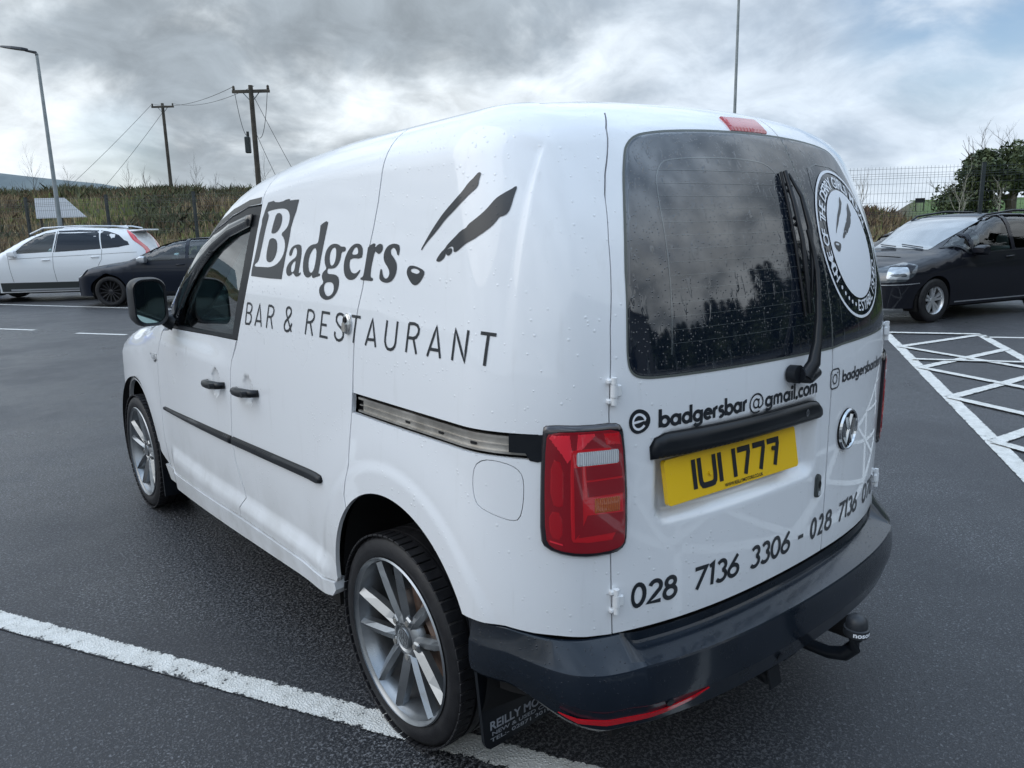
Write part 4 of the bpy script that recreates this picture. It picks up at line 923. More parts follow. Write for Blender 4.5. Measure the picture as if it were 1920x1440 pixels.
bump,_,_,_=bumper()
def BW(s,z,off=0.):   # lower face of the bumper as a chart
    s=np.asarray(s,float);z=np.asarray(z,float);P,N=VAN.wrap(s,0*s+.50,0.,rel=False);N[...,2]=0;N/=np.linalg.norm(N,axis=-1,keepdims=True)
    wc=sst(-s,.50,.80);wr=sst(-s,.845,.925)
    oc=np.interp(z,[.312,.316,.330,.382,.42,.468],[.02,.040,.055,.0655,.070,.064]);orr=np.interp(z,[.312,.316,.330,.382,.42,.481],[.02,.045,.060,.0755,.080,.0735])
    os_=np.interp(z,[.30,.34,.40,.46],[.010,.020,.024,.020])
    o_=os_+(oc-os_)*wc;o_=o_+(orr-o_)*wr
    P=P.copy();P[...,2]=z;P=P+N*(o_+off)[...,None];return P,N
refl=[(-.650,.386),(-.70,.371),(-.78,.361),(-.86,.358),(-.95,.361),(-1.03,.371),(-1.075,.380),(-1.03,.361),(-.95,.3475),(-.86,.343),(-.78,.3455),(-.70,.359)]
panel('reflector',BW,refl,M_RED,bump,res=.012,off=.003,thick=.004)
panel('parking_sensor',BW,ell(-.965,.375,.010,.010,14),M_BLACKP,bump,res=.02,off=.003,thick=.004)
panel('parking_sensor',BW,ell(-1.345,.360,.010,.010,14),M_BLACKP,bump,res=.02,off=.003,thick=.004)
tag(bump)
# ---- inner shell, underbody, cab
ish=[(-.75,.36),(-.42,.36)]+[(s,v) for s,v in archpts(arch_c,.40,190,-10,16)]+[(.5,.36),(2.2,.36),(2.2,1.02),(.98,1.02),(.80,1.10),(.74,1.80)]+[(-.3,1.80),(-1.0,1.80),(-1.52,1.80),(-1.52,.36)]
panel('inner_shell',VW_n,ish,M_DARK,van,res=.08,off=-.036);panel('inner_shell',VW_n,ish,M_DARK,van,res=.08,off=-.036,mirror=True)
ub=MB();ub.box((0,.95,.30),(1.30,3.2,.10));ub.box((0,1.35,.28),(1.62,1.75,.10));ub.box((0,-.42,.42),(1.2,.60,.14));ub.tube([(.3,-.80,.25),(.3,-.2,.24)],.035,10);ub.build('underbody',M_DARK,van)
cb=MB();cb.box((0,.86,.95),(1.50,.03,1.25));cb.box((0,1.6,.37),(1.5,1.5,.04))
cb.build('bulkhead',mat('bulkhead_grey',(.10,.105,.11),.7),van)
def seat(x,par,y=1.15,name='seat'):
    mb=MB();mb.box((x,y,.72),(.50,.15,.66),rx=R(12),bev=.05);mb.box((x,y+.27,.50),(.50,.50,.16),bev=.05);mb.box((x,y-.11,1.14),(.25,.10,.20),rx=R(10),bev=.04)
    return mb.build(name,M_SEAT,par,auto=40)
seat(-.40,van);seat(.40,van)
db=MB();db.box((0,2.05,.90),(1.42,.45,.30),bev=.06);db.box((0,2.22,1.0),(1.3,.3,.16),bev=.04);db.build('dashboard',M_DASH,van,auto=40)
st_=MB();tor=[(.38+.18*math.cos(t),1.72+.07*math.sin(t),1.0+.165*math.sin(t)) for t in np.linspace(0,2*math.pi,33)];st_.tube(tor,.014,8,cap=False);st_.box((.38,1.74,.99),(.30,.04,.05));st_.build('steering_wheel',M_BLACKP,van,auto=50)
dc=MB()
for x in (-.80,.80): dc.box((x,1.55,.85),(.05,.95,.46),bev=.02);dc.box((x*.96,1.50,.86),(.07,.55,.06),bev=.02)
dc.build('door_card',M_CABL,van,auto=40)
# wheel housings
for yc,zc_ in ((-.05,.43),(2.69,.37)):
    for sx in (-1,1):
        mb=MB();mb.lathe([(-.862,.372),(-.70,.38),(-.52,.38),(-.50,.30),(-.50,.02)],'x',(0,yc,zc_),40,R(-28),R(208))
        if sx>0: mb.V=[(-a,b,c) for a,b,c in mb.V]
        mb.build('wheel_housing',M_DARK,van,smooth=True)
# ---- wheels
def tyre_mb(R0,Rr,w,x0=0.,grooves=True):
    """x grows outward; outer sidewall at x=0"""
    pr=[(-.005,Rr-.004),(.000,Rr+.006),(.004,Rr+.020),(.004,R0-.040),(-.003,R0-.018),(-.016,R0-.006)]
    if grooves:
        for g in (.055,.095,.130,.170): 
            if g<w-.03: pr+=[(-g+.005,R0),(-g+.005,R0-.008),(-g-.005,R0-.008),(-g-.005,R0)]
    pr+=[(-w+.016,R0-.006),(-w+.003,R0-.018),(-w,R0-.04),(-w,Rr+.01)]
    return pr
def van_wheel(yc,rot,side=-1,xo=-.872,name='wheel'):
    Rt,Rr=.321,.250
    mb=MB();pr=[(.006,Rr-.003),(.0015,Rr+.001),(-.004,Rr-.004),(-.008,Rr-.012),(-.024,Rr-.018),(-.035,Rr-.024),(-.075,Rr-.030),(-.19,Rr-.030),(-.20,Rr)]
    mb.lathe([(h,r) for h,r in pr],'x',(0,0,0),72)
    w=mb.build(name,M_ALLOY,van,auto=40)
    def fix(o):
        return o
    t=MB();t.lathe(tyre_mb(Rt-.003,Rr,.215),'x',(0,0,0),96)
    # shoulder blocks
    for k in range(64):
        a=2*math.pi*k/64
        for x,ln,sk in ((-.022,.046,.10),(-.193,.046,-.10)):
            t.box((x,(Rt-.0042)*math.cos(a),(Rt-.0042)*math.sin(a)),(ln,.0255,.006),rx=a+math.pi/2,bev=.001)
    to=t.build('tyre',M_RUBBER,w,auto=40)
    # ten spokes in five pairs
    for k in range(5):
        for sgn in (-1,1):
            a1=R(rot+72*k+sgn*13.5);a0=R(rot+72*k+sgn*15)
            hub=.052;rim=Rr-.016
            V=[];st=[]
            for t_ in (0,.25,.6,.85,1.0):
                r=hub+(rim-hub)*t_;wd=.0135+.005*math.sin(math.pi*min(1,t_*1.15));a=R(rot+72*k)+ (sgn*R(22)*(1-t_)**1.5+sgn*R(13.8)*(1-(1-t_)**1.5))
                xf=-.020-.010*(1-t_)**2+.010*t_
                dr=np.array([0,math.cos(a),math.sin(a)]);dt=np.array([0,-math.sin(a),math.cos(a)])
                c=dr*r
                V+=[c+dt*wd+(xf-.032,0,0),c+dt*wd*1.0+(xf-.010,0,0),c+dt*wd*.35*-sgn+(xf+.004,0,0),c-dt*wd*1.0+(xf-.010,0,0),c-dt*wd+(xf-.032,0,0)]
            Fc=[]
            for i in range(4):
                for j in range(4): Fc.append((i*5+j,(i+1)*5+j,(i+1)*5+j+1,i*5+j+1))
                Fc.append((i*5+4,(i+1)*5+4,(i+1)*5,i*5))
            Fc.append((0,1,2,3,4));Fc.append((24,23,22,21,20))
            mk('spoke',V,Fc,M_ALLOY,w,smooth=False)
    h=MB();h.lathe([(-.060,.075),(-.040,.070),(-.030,.060),(-.026,.045),(-.034,.036),(-.034,.0)],'x',(0,0,0),40)
    for k in range(5):
        a=R(rot+36+72*k);h.box((-.040,.062*math.cos(a),.062*math.sin(a)),(.03,.030,.030),rx=a,bev=.005)
    h.build('hub',M_ALLOY,w,auto=35)
    for k in range(5):
        a=R(rot+36+72*k);b=MB();b.tube([(-.045,.058*math.cos(a),.058*math.sin(a)),(-.022,.058*math.cos(a),.058*math.sin(a))],.0088,6);b.build('wheel_bolt',M_STEEL,w)
    cc=MB();cc.lathe([(-.034,.0335),(-.026,.0335),(-.023,.031),(-.0225,0)],'x',(0,0,0),36);cap=cc.build('centre_cap',mat('cap_grey',(.16,.17,.18),.3,.6) if 'cap_grey' not in bpy.data.materials else bpy.data.materials['cap_grey'],w,auto=40)
    def cp(a,b,o_=0.):
        a=np.asarray(a,float);b=np.asarray(b,float);ca,sa=math.cos(R(20)),math.sin(R(20));P=np.stack([-.0222+0*a+o_,-(a*ca-b*sa),a*sa+b*ca],-1);return P,np.broadcast_to(np.array([1.,0,0]),P.shape)
    mk('cap_emblem',*ribbon(cp,vwstrokes((0,0),.024,.024,1)+[ringpts((0,0),.026,.026,30)],.0035,off=.0006,res=.01),M_CHROME,w)
    dk=MB();dk.lathe([(-.085,.148),(-.085,.05),(-.07,.05),(-.07,.0)],'x',(0,0,0),48);dk.lathe([(-.097,.148),(-.085,.148)],'x',(0,0,0),48);dk.build('brake_disc',M_BRAKE,w,auto=40)
    bc=MB();bc.box((-.085,-.115,.085),(.075,.075,.13),rx=R(-40),bev=.012);bc.build('brake_caliper',M_BRAKE,w,auto=40)
    bk=MB();bk.lathe([(-.115,.225),(-.12,.0)],'x',(0,0,0),40);bk.build('backing_plate',M_DARK,w)
    # place: x outward axis -> world -x for the left side
    if side<0: w.matrix_world=Matrix.Translation((xo,yc,Rt))@Matrix.Scale(-1,4,(1,0,0))
    else: w.matrix_world=Matrix.Translation((-xo,yc,Rt))
    w.parent=van
    return w
van_wheel(0.0,76,-1);van_wheel(2.682,94,-1,-.868);van_wheel(0.0,40,1);van_wheel(2.682,10,1,-.868)
# ---- mud flaps
def mudflap(yc,x0,x1,z0,z1,front=False,side=-1):
    mb=MB();V=[];xs=np.linspace(0,1,7)
    prof=[(x0,z1),(x0+.012,(z0+z1)/2+.05),(x0+.030,z0+.02),(x0+.036,z0+.004),(x0+.05,z0-.006),(x0+.08,z0-.006),(x1-.01,z0+.006),(x1,z0+.02),(x1,z1)]
    P0=[(x,yc+.012,z) for x,z in prof];P1=[(x,yc-.0,z) for x,z in prof];n=len(prof)
    Fc=[tuple(range(n)),tuple(range(2*n-1,n-1,-1))]+[(i,n+i,n+(i+1)%n,(i+1)%n) for i in range(n)]
    V=P0+P1
    if side>0: V=[(-a,b,c) for a,b,c in V]
    return mk('mud_flap',V,Fc,M_BLACKP,van,smooth=False)
mf=mudflap(-.392,-.885,-.60,.170,.56)
mudflap(-.392,-.882,-.60,.176,.56,side=1)
fm=MB();fm.box((-.80,2.33,.30),(.13,.012,.30),rz=R(0));fm.build('mud_flap',M_BLACKP,van)
for i,(tx_,hh,zz,ww,bo) in enumerate((('REILLY MOTORS',.028,.2195,.262,.0007),('NEW & USED CARS',.0125,.2015,.225,.0002),('TEL:- 02871 301017',.0125,.1845,.245,.0002))):
    tv,tf=textmesh(tx_,hh,bo);u=(tv[:,0]-tv[:,0].min())/(tv[:,0].max()-tv[:,0].min())
    P_=np.stack([-.836+(.006 if i==1 else 0)+u*ww,np.full(len(u),-.3935),zz+tv[:,1]*1.25+.0*u],-1)
    mk('flap_lettering',P_,[f for f in tf],mat('grey_print%d'%i,(.34,.36,.40),.6),mf,smooth=False)
# ---- tow ball
tb=MB();tb.tube([(0,-.70,.325),(0,-.80,.320),(0,-.87,.322),(0,-.915,.338),(0,-.937,.365),(0,-.941,.395),(0,-.942,.41)],[.017,.017,.018,.020,.020,.019,.018],12)
tb.box((-.02,-.755,.315),(.07,.03,.10),bev=.006);tb.box((.02,-.72,.33),(.10,.10,.05),bev=.006)
tow=tb.build('tow_bar',M_BLACKP,van,auto=40)
cp_=MB();cp_.lathe([(-.024,.022),(-.024,.031),(-.019,.033),(-.002,.0325),(.000,.0285),(.004,.0285),(.016,.028),(.026,.024),(.033,.015),(.035,.0)],'z',(0,-.942,.430),32);ball=cp_.build('ball_cover',mat('cover_rubber',(.02,.023,.028),.45),tow,auto=40)
tv,tf=textmesh('noson',.022,.0006);uu=tv[:,0]-tv[:,0].mean();an=-math.pi/2-.55+uu/.0335
mk('cover_lettering',np.stack([.0336*np.cos(an),-.942+.0336*np.sin(an),.4135+tv[:,1]*.9],-1),tf,M_VWHITE,tow,smooth=False)
sk=MB();sk.tube([(-.10,-.72,.245),(-.10,-.755,.238)],[.028,.030],14);sk.box((-.10,-.765,.240),(.058,.008,.062),rx=R(-12),bev=.003);sk.box((-.10,-.75,.285),(.035,.02,.08));sk.build('tow_socket',M_BLACKP,van,auto=40)
# ---- wiper
def on(s,v,o_): P,N=VAN.wrap(np.array([s]),np.array([v]),o_,rel=False);return P[0]
wp=MB();wp.tube([on(-1.432,1.114,.004),on(-1.432,1.114,.030)],.024,20);wp.tube([on(-1.435,1.112,.026),on(-1.475,1.103,.032),on(-1.520,1.108,.028)],[.020,.019,.014],14)
wp.tube([on(-1.450,1.105,.035),on(-1.476,1.140,.045),on(-1.493,1.187,.045),on(-1.516,1.245,.042),on(-1.533,1.304,.040),on(-1.549,1.363,.038),on(-1.556,1.419,.036),on(-1.558,1.472,.034)],[.020,.017,.0125,.0095,.008,.007,.0065,.006],12)
wip=wp.build('wiper_arm',M_BLACKP,ldo,auto=50)
def rod(name,pts,r,par,m=M_BLACKP,sx=1): b=MB();b.tube([on(*p) for p in pts],r,8);return b.build(name,m,par,auto=50)
rod('wiper_blade',[(-1.520,1.262,.018),(-1.519,1.34,.022),(-1.533,1.45,.026),(-1.552,1.55,.022),(-1.571,1.630,.018)],.0065,wip)
rod('wiper_bridge',[(-1.533,1.30,.020),(-1.551,1.39,.030),(-1.572,1.48,.034),(-1.586,1.56,.030),(-1.581,1.624,.020)],[.004,.006,.008,.006,.004],wip)
rod('wiper_rubber',[(-1.512,1.258,.009),(-1.511,1.34,.009),(-1.525,1.45,.009),(-1.545,1.55,.009),(-1.566,1.632,.009)],.004,wip,M_RUBBER)
for (s0,v0) in ((-1.525,1.36),(-1.545,1.50),(-1.562,1.59)): rod('wiper_claw',[(s0+.004,v0-.01,.010),(s0,v0,.022),(s0-.004,v0+.012,.012)],.006,wip)
# ---- door mirror
def rr_ring(cx,y,cz,w,h,r,n=6): return [(a,y,b) for a,b in rrect(cx-w/2,cz-h/2,cx+w/2,cz+h/2,r,n)]
def loft(rings,caps=(True,True)):
    V=[p for r in rings for p in r];n=len(rings[0]);Fc=[]
    for i in range(len(rings)-1):
        for j in range(n): Fc.append((i*n+j,i*n+(j+1)%n,(i+1)*n+(j+1)%n,(i+1)*n+j))
    if caps[0]: Fc.append(tuple(range(n-1,-1,-1)))
    if caps[1]: Fc.append(tuple((len(rings)-1)*n+j for j in range(n)))
    return V,Fc
def door_mirror(sx):
    cx,cz=-.972,1.216
    rings=[rr_ring(cx,1.800,cz,.118,.182,.045),rr_ring(cx,1.778,cz,.120,.186,.046),rr_ring(cx,1.772,cz,.136,.202,.048),rr_ring(cx,1.790,cz,.146,.212,.05),rr_ring(cx,1.83,cz,.148,.214,.05),rr_ring(cx,1.87,cz,.142,.206,.05),rr_ring(cx+.004,1.905,cz,.122,.182,.05),rr_ring(cx+.01,1.925,cz,.085,.13,.04)]
    V,Fc=loft(rings,(False,True));k=len(V)
    mb=MB();mb.add(V,Fc);mb.tube([(-.93,1.83,1.155),(-.905,1.83,1.13),(-.87,1.82,1.115)],[.035,.030,.040],10)
    if sx>0: mb.V=[(-a,b,c) for a,b,c in mb.V]
    o=mb.build('door_mirror',M_BLACKP,van,auto=40)
    g=[(a*-sx if sx>0 else a,b,c) for a,b,c in rr_ring(cx,1.785,cz,.117,.181,.045)]
    mk('mirror_glass',g,[tuple(range(len(g)))],M_MIRROR,o,smooth=False)
    return o
door_mirror(-1);door_mirror(1)
tri=MB();
for sx in (-1,):
    panel('mirror_base',VW,[(1.99,1.075),(1.80,1.10),(1.79,1.19),(1.83,1.18)],M_BLACKP,fdoor,res=.03,off=.010,pillow=(.008,.02),thick=.012)
# ---- vinyl lettering
par=van
def P_(k,it=1): return smooth_poly(TR['P_'+k],it)
V_all=[];F_all=[]
def decal(name,k,holes=(),parent=None,m=M_VINYL,it=1,off=.0013): return panel(name,VW,P_(k,it),m,parent,holes=[P_(h) for h in holes],res=.03,off=off)
lt=decal('vinyl_lettering','block',['B'],sdoor,it=0)
decal('letter_counter','B1',(),lt);decal('letter_counter','B2',(),lt)
for k,h,pr_ in (('a',['a1'],sdoor),('d',['d1'],sdoor),('g',['g1','g2'],sdoor),('e',['e1'],sdoor),('r',[],body),('s',[],body)): decal('vinyl_lettering',k,h,pr_)
decal('vinyl_nose','nose',['nose1'],body);decal('vinyl_stripe','st1',(),body);decal('vinyl_stripe','st2',(),body);decal('vinyl_eye','eye',(),body)
st=[TR['t%d'%i] for i in range(sum(1 for k in TR if k[0]=='t' and k[1:].isdigit()))]
grp=[];ST=list(st)
for n_ in (3,2,3,1,3,2,1,2,2,1,3,2,1,2): grp.append(ST[:n_]);ST=ST[n_:]
for g_ in grp: mk('vinyl_letter',*ribbon(VW,g_,.0080),M_VINYL,sdoor if np.mean([p[0] for s in g_ for p in s])>.145 else body)
def letters(text,a0,a1,v0,H,w,par_,shear=0.):
    tw=sum(GL[c][0] for c in text)-.10;kx=abs(a1-a0)/tw;x=-.03
    for c in text:
        wd_,sts=GL[c]
        mk('vinyl_letter',*ribbon(VW,[[(a0-kx*(x+p[0]+shear*p[1]),v0+H*p[1]) for p in st] for st in sts],w,off=.0012),M_VINYL,par_);x+=wd_
# e-mail line
panel('vinyl_roundel',VW,ell(-.9135,1.0645,.0315,.0290,28),M_VINYL,ldo,res=.02,off=.0012)
mk('vinyl_letter',*ribbon(VW,[[(-.893,1.062),(-.933,1.0665)]+[( -.9135-.0185*math.cos(R(a)),1.0638+.0175*math.sin(R(a))) for a in range(8,330,16)]],.0058,off=.0022),M_VWHITE,ldo)
letters('badgersbar',-.968,-1.251,1.0435,.0435,.0090,ldo)
letters('@',-1.262,-1.320,1.036,.056,.0045,ldo)
letters('gmail.com',-1.328,-1.579,1.041,.0425,.0082,ldo)
mk('vinyl_symbol',*ribbon(VW,[rrect(-1.708,1.036,-1.655,1.092,.014)+[rrect(-1.708,1.036,-1.655,1.092,.014)[0]],ringpts((-1.6815,1.063),.0125,.0135,20),ringpts((-1.697,1.080),.0008,.0008,8)],.0042,off=.0012),M_VINYL,rdo)
letters('badgersbarderry',-1.730,-2.125,1.0465,.036,.0070,rdo)
# telephone numbers
ph=[('028',-.896,-1.026,ldo),('7136',-1.083,-1.243,ldo),('3306',-1.294,-1.474,ldo),('-',-1.516,-1.548,ldo),('0',-1.590,-1.620,ldo),('2',-1.638,-1.661,ldo),('8',-1.676,-1.716,rdo),('7136',-1.768,-1.915,rdo),('078',-1.975,-2.118,rdo)]
for tx_,a,b,pr_ in ph: letters(tx_,a,b,.6040,.0575,.0112,pr_,.05)
# round emblem on the right window
RC=(-1.878,1.435);rr=(.205,.212);O_=.0058
mk('window_ring',*ribbon(VW,[ringpts(RC,rr[0],rr[1],64)],.008,off=O_),M_VWHITE,rdo)
disc=panel('window_disc',VW,ell(*RC,.150,.158,48),M_VWHITE,rdo,res=.03,off=O_)
def ringtext(txt,a0,a1,flip=False,rad=.178,size=.036):
    out=[];n=len(txt)
    for i,ch in enumerate(txt):
        if ch==' ': continue
        a=a0+(a1-a0)*i/max(1,n-1);tv,tf=textmesh(ch,size*1.25,.0006)
        if not len(tv): continue
        cx=(tv[:,0].max()+tv[:,0].min())/2;lx=tv[:,0]-cx;ly=tv[:,1]-size*.42
        if flip: lx,ly=-lx,-ly
        ar=R(a);u=np.array([-math.sin(ar),math.cos(ar)])
        # a measured clockwise from the top as seen from behind
        rx_,ry_=rad+ly,lx
        X=(rx_)*math.sin(ar)+ry_*math.cos(ar);Y=(rx_)*math.cos(ar)-ry_*math.sin(ar)
        Q=np.stack([RC[0]-X*rr[0]/.21,RC[1]+Y*rr[1]/.21],1);P,N=VW(Q[:,0],Q[:,1],O_);mk('ring_letter',P,tf,M_VWHITE,rdo,smooth=False)
ringtext('HOME OF THE DERRY GIRLS',-118,28);ringtext('MURAL',42,72)
ringtext('ESTABLISHED',188,112,flip=True)
for a in (-131,-139,-147,-155,-163):
    c=(RC[0]-.176*math.sin(R(a)),RC[1]+.180*math.cos(R(a)));panel('ring_dot',VW,ell(*c,.005,.006,10),M_VWHITE,rdo,res=.02,off=O_)
# badger marks repeated on the disc
ctr=np.mean([p for k in('st1','st2','nose') for p in TR['P_'+k]],axis=0)
def small(k): 
    q=np.array(TR['P_'+k])-(-.335,1.41);return [(RC[0]+.012+x*.56,RC[1]+.006+y*.60) for x,y in q]
for k,hl in (('st1',()),('st2',()),('nose',('nose1',))):
    panel('disc_mark',VW,small(k),M_VINYL,disc,holes=[small(h) for h in hl],res=.02,off=O_+.0008)
panel('disc_mark',VW,small('eye'),M_VINYL,disc,res=.02,off=O_+.0008)
# ================================================================ GROUND
def asph(n,b,t):
    co=objco(n)
    g=n.noise(co,150,4,.75); g2=n.noise(co,420,2,.6); big_=n.noise(co,.45,4,.55); mid=n.noise(co,3.2,4,.6)
    vo=n.n('ShaderNodeTexVoronoi',feature='F1'); t.links.new(co,vo.inputs['Vector']); vo.inputs['Scale'].default_value=115
    sp=n.n('ShaderNodeSeparateColor'); t.links.new(vo.outputs['Color'],sp.inputs[0])
    st=n.math('MULTIPLY',n.rng(vo.outputs['Distance'],.30,.48,1,0),n.rng(sp.outputs[0],.1,1,.10,1))
    gr=n.noise(co,92,3,.80,.3);st=n.math('MAXIMUM',n.rng(gr,.50,.62),n.math('MULTIPLY',st,.42))
    c=n.mix(st,(.009,.010,.013),(.235,.240,.255))
    c=n.mix(n.math('MULTIPLY',n.rng(g,.50,.75),.25),c,(.15,.155,.166))
    c=n.mix(n.math('MULTIPLY',n.rng(big_,.45,.60),.55),c,(.030,.031,.036))
    t.links.new(c,b.inputs['Base Color'])
    wet=n.rng(n.math('ADD',n.math('MULTIPLY',big_,.7),n.math('MULTIPLY',mid,.3)),.36,.62)
    t.links.new(n.rng(wet,0,1,.26,.50,False),b.inputs['Roughness'])
    bp=n.n('ShaderNodeBump');bp.inputs['Strength'].default_value=.85;bp.inputs['Distance'].default_value=.005
    hh=n.math('ADD',n.math('MULTIPLY',st,.8),n.math('MULTIPLY',g,.35));t.links.new(hh,bp.inputs['Height']);t.links.new(bp.outputs[0],b.inputs['Normal'])
M_ASPH=mat('asphalt',(.05,.05,.055),.5,spec=.5,fn=asph)
def soil(n,b,t):
    co=objco(n);a=n.noise(co,.35,5,.6);c=n.mix(n.rng(a,.35,.65),(.045,.042,.022),(.075,.078,.030));
    t.links.new(c,b.inputs['Base Color'])
M_SOIL=mat('rough_ground',(.06,.06,.03),.95,fn=soil)
tag(mk('ground',[(-3000,-3000,-.02),(3000,-3000,-.02),(3000,3000,-.02),(-3000,3000,-.02)],[(0,1,2,3)],M_SOIL),kind='structure')
FU=np.array([.5948,-.8039]);FW=np.array([.8039,.5948]);F0=np.array([3.75,23.05])
def fp(u,w): return F0+FU*u+FW*w
a_=[fp(-45,-.35),fp(20.0,-.35),fp(20.0,-.35)+np.array([12,-26.]),(22,-60),(-45,-60),(-45,20)]
tag(mk('car_park',[(p[0],p[1],0) for p in a_],[tuple(range(len(a_)))],M_ASPH,smooth=False),kind='structure')
def paintfn(wear):
    def f(n,b,t):
        co=objco(n);uv=n.n('ShaderNodeTexCoord').outputs['UV'];sp=n.n('ShaderNodeSeparateXYZ');t.links.new(uv,sp.inputs[0])
        e=sp.outputs[0]     # 0 centre .. 1 edge
        g=n.noise(co,95,4,.7);m=n.noise(co,16,4,.65);bg_=n.noise(co,2.2,3)
        v=n.math('ADD',n.math('MULTIPLY',g,.55),n.math('MULTIPLY',m,.45))
        th=n.math('ADD',n.math('MULTIPLY',n.math('POWER',e,5.0),.16),n.math('ADD',wear,n.math('MULTIPLY',n.rng(bg_,.4,.7),.05)))
        worn=n.rng(n.math('SUBTRACT',v,th),-.012,.012)
        vo=n.n('ShaderNodeTexVoronoi',feature='F1');t.links.new(co,vo.inputs['Vector']);vo.inputs['Scale'].default_value=120
        cw=n.mix(n.rng(m,.3,.7),(.60,.595,.56),(.78,.775,.74))
        cw=n.mix(n.math('MULTIPLY',n.rng(vo.outputs['Distance'],.35,.6),.30),cw,(.30,.30,.29))
        ca=n.mix(n.rng(vo.outputs['Distance'],.28,.55,1,0),(.016,.017,.02),(.08,.083,.09))
        t.links.new(n.mix(worn,ca,cw),b.inputs['Base Color'])
        bp=n.n('ShaderNodeBump');bp.inputs['Strength'].default_value=.7;bp.inputs['Distance'].default_value=.003
        t.links.new(n.math('ADD',worn,n.rng(vo.outputs['Distance'],.28,.55,1,0)),bp.inputs['Height']);t.links.new(bp.outputs[0],b.inputs['Normal'])
    return f
M_LINE=mat('line_paint',(.7,.7,.68),.6,fn=paintfn(.375));M_LINE2=mat('hatch_paint',(.7,.7,.68),.6,fn=paintfn(.34))
def line(name,a,b,w,z,m):
    a=np.array(a,float);b=np.array(b,float);d=b-a;d/=np.linalg.norm(d);n_=np.array([-d[1],d[0]])*w/2
    V=[];uv=[]
    for p in (a,b):
        for k,e in ((-1,1),(-.5,.5),(0,0),(.5,.5),(1,1)): V.append((*(p+n_*k),z));uv.append((e,0))
    return tag(mk(name,V,[(i+1,i,i+5,i+6) for i in range(4)],m,uv=uv,smooth=False),kind='structure')
line('bay_line',(-3.15,4.56),(.75,-3.10),.104,.004,M_LINE)
line('bay_line',(-.30,20.46),(5.0,10.31),.10,.004,M_LINE2)
line('lane_marking',(-.46,13.78),(.11,12.80),.10,.004,M_LINE2);line('lane_marking',(.52,11.79),(1.04,10.93),.10,.004,M_LINE2)
line('lane_marking',(1.45,10.1),(1.97,9.25),.10,.004,M_LINE2)
# cross-hatched no-parking strip
LD=np.array([.8546,.5192]);LN=np.array([.5192,-.8546]);L0=np.array([3.80,-.07]);
Lp=lambda i:L0+LD*1.42*i
Rp=lambda i:L0+LD*(1.42*i+.02)+LN*1.12
i0,i1=-5,3.85
line('hatch_border',Lp(i0),Lp(i1),.115,.004,M_LINE2);line('hatch_border',Rp(i0),Rp(i1),.115,.004,M_LINE2)
z=.008
for i in range(-5,4):
    line('hatch_line',Lp(i),Rp(min(i+1,i1)),.10,z,M_LINE2)
    if i>-5: line('hatch_line',Lp(i),Rp(i-1),.10,z+.004,M_LINE2)
for i in (-3.5,-.5,2.35): line('hatch_line',Lp(i),Rp(i),.085,z+.008,M_LINE2)
line('hatch_end',Lp(i1)+LN*0,Rp(i1),.12,z+.008,M_LINE2)
line('bay_line',Rp(i1)-LD*.2,Rp(i1)+LN*4.6,.10,.004,M_LINE2)
for k in (3.0,): line('bay_line',Rp(i1)+LN*4.6,Rp(i1)+LN*4.6-LD*5,.10,.004,M_LINE2)
# kerb along the fence
M_KERB=mat('kerb_concrete',(.30,.30,.28),.85,fn=grimy((.22,.22,.20),(.36,.355,.33),3))
kb=MB()
def kerb(p,q,w=.15,h=.12):
    d=(q-p)/np.linalg.norm(q-p);L=np.linalg.norm(q-p);c=(p+q)/2;kb.box((c[0],c[1],h/2),(w,L-.01,h),rz=math.atan2(-d[0],d[1]),bev=.015)
for k in range(-14,12): kerb(fp(k*1.83,-.45),fp((k+1)*1.83,-.45))
o=kb.build('kerb',M_KERB,auto=30);tag(o,kind='structure')
# ================================================================ FENCE
M_FENCE=mat('dark_green_steel',(.012,.022,.024),.5,fn=grimy((.010,.018,.021),(.018,.028,.030),4))
FH=2.64
posts=[fp(-2.81*k,0) for k in range(6,0,-1)]+[fp(0,0)]
posts+=[np.array([5.45,20.70])+(np.array([16.73,4.61])-np.array([5.45,20.70]))*k/7 for k in range(8)]
d_=posts[-1]-posts[-2];d_/=np.linalg.norm(d_);posts+=[posts[-1]+np.array([.42,-.907])*2.81*k for k in range(1,5)]
fence=tag(empty('mesh_fence',(*posts[0],0)),'tall dark green wire mesh fence with square posts along the car park edge','fence')
def child(o,par):
    o.parent=par;o.matrix_parent_inverse=Matrix.Translation(par.location).inverted();return o
bpy.context.view_layer.update()
pm=None
for i,q in enumerate(posts):
    d=(posts[min(i+1,len(posts)-1)]-posts[max(i-1,0)]);rz=math.atan2(-d[0],d[1])
    if pm is None:
        mb=MB();mb.box((0,0,FH/2),(.075,.075,FH),bev=.006);mb.box((0,0,FH+.006),(.085,.085,.014));o=mb.build('post',M_FENCE);pm=o.data
    else: o=bpy.data.objects.new('post',pm);COL.objects.link(o)
    o.location=(*q,0);o.rotation_euler=(0,0,rz);child(o,fence)
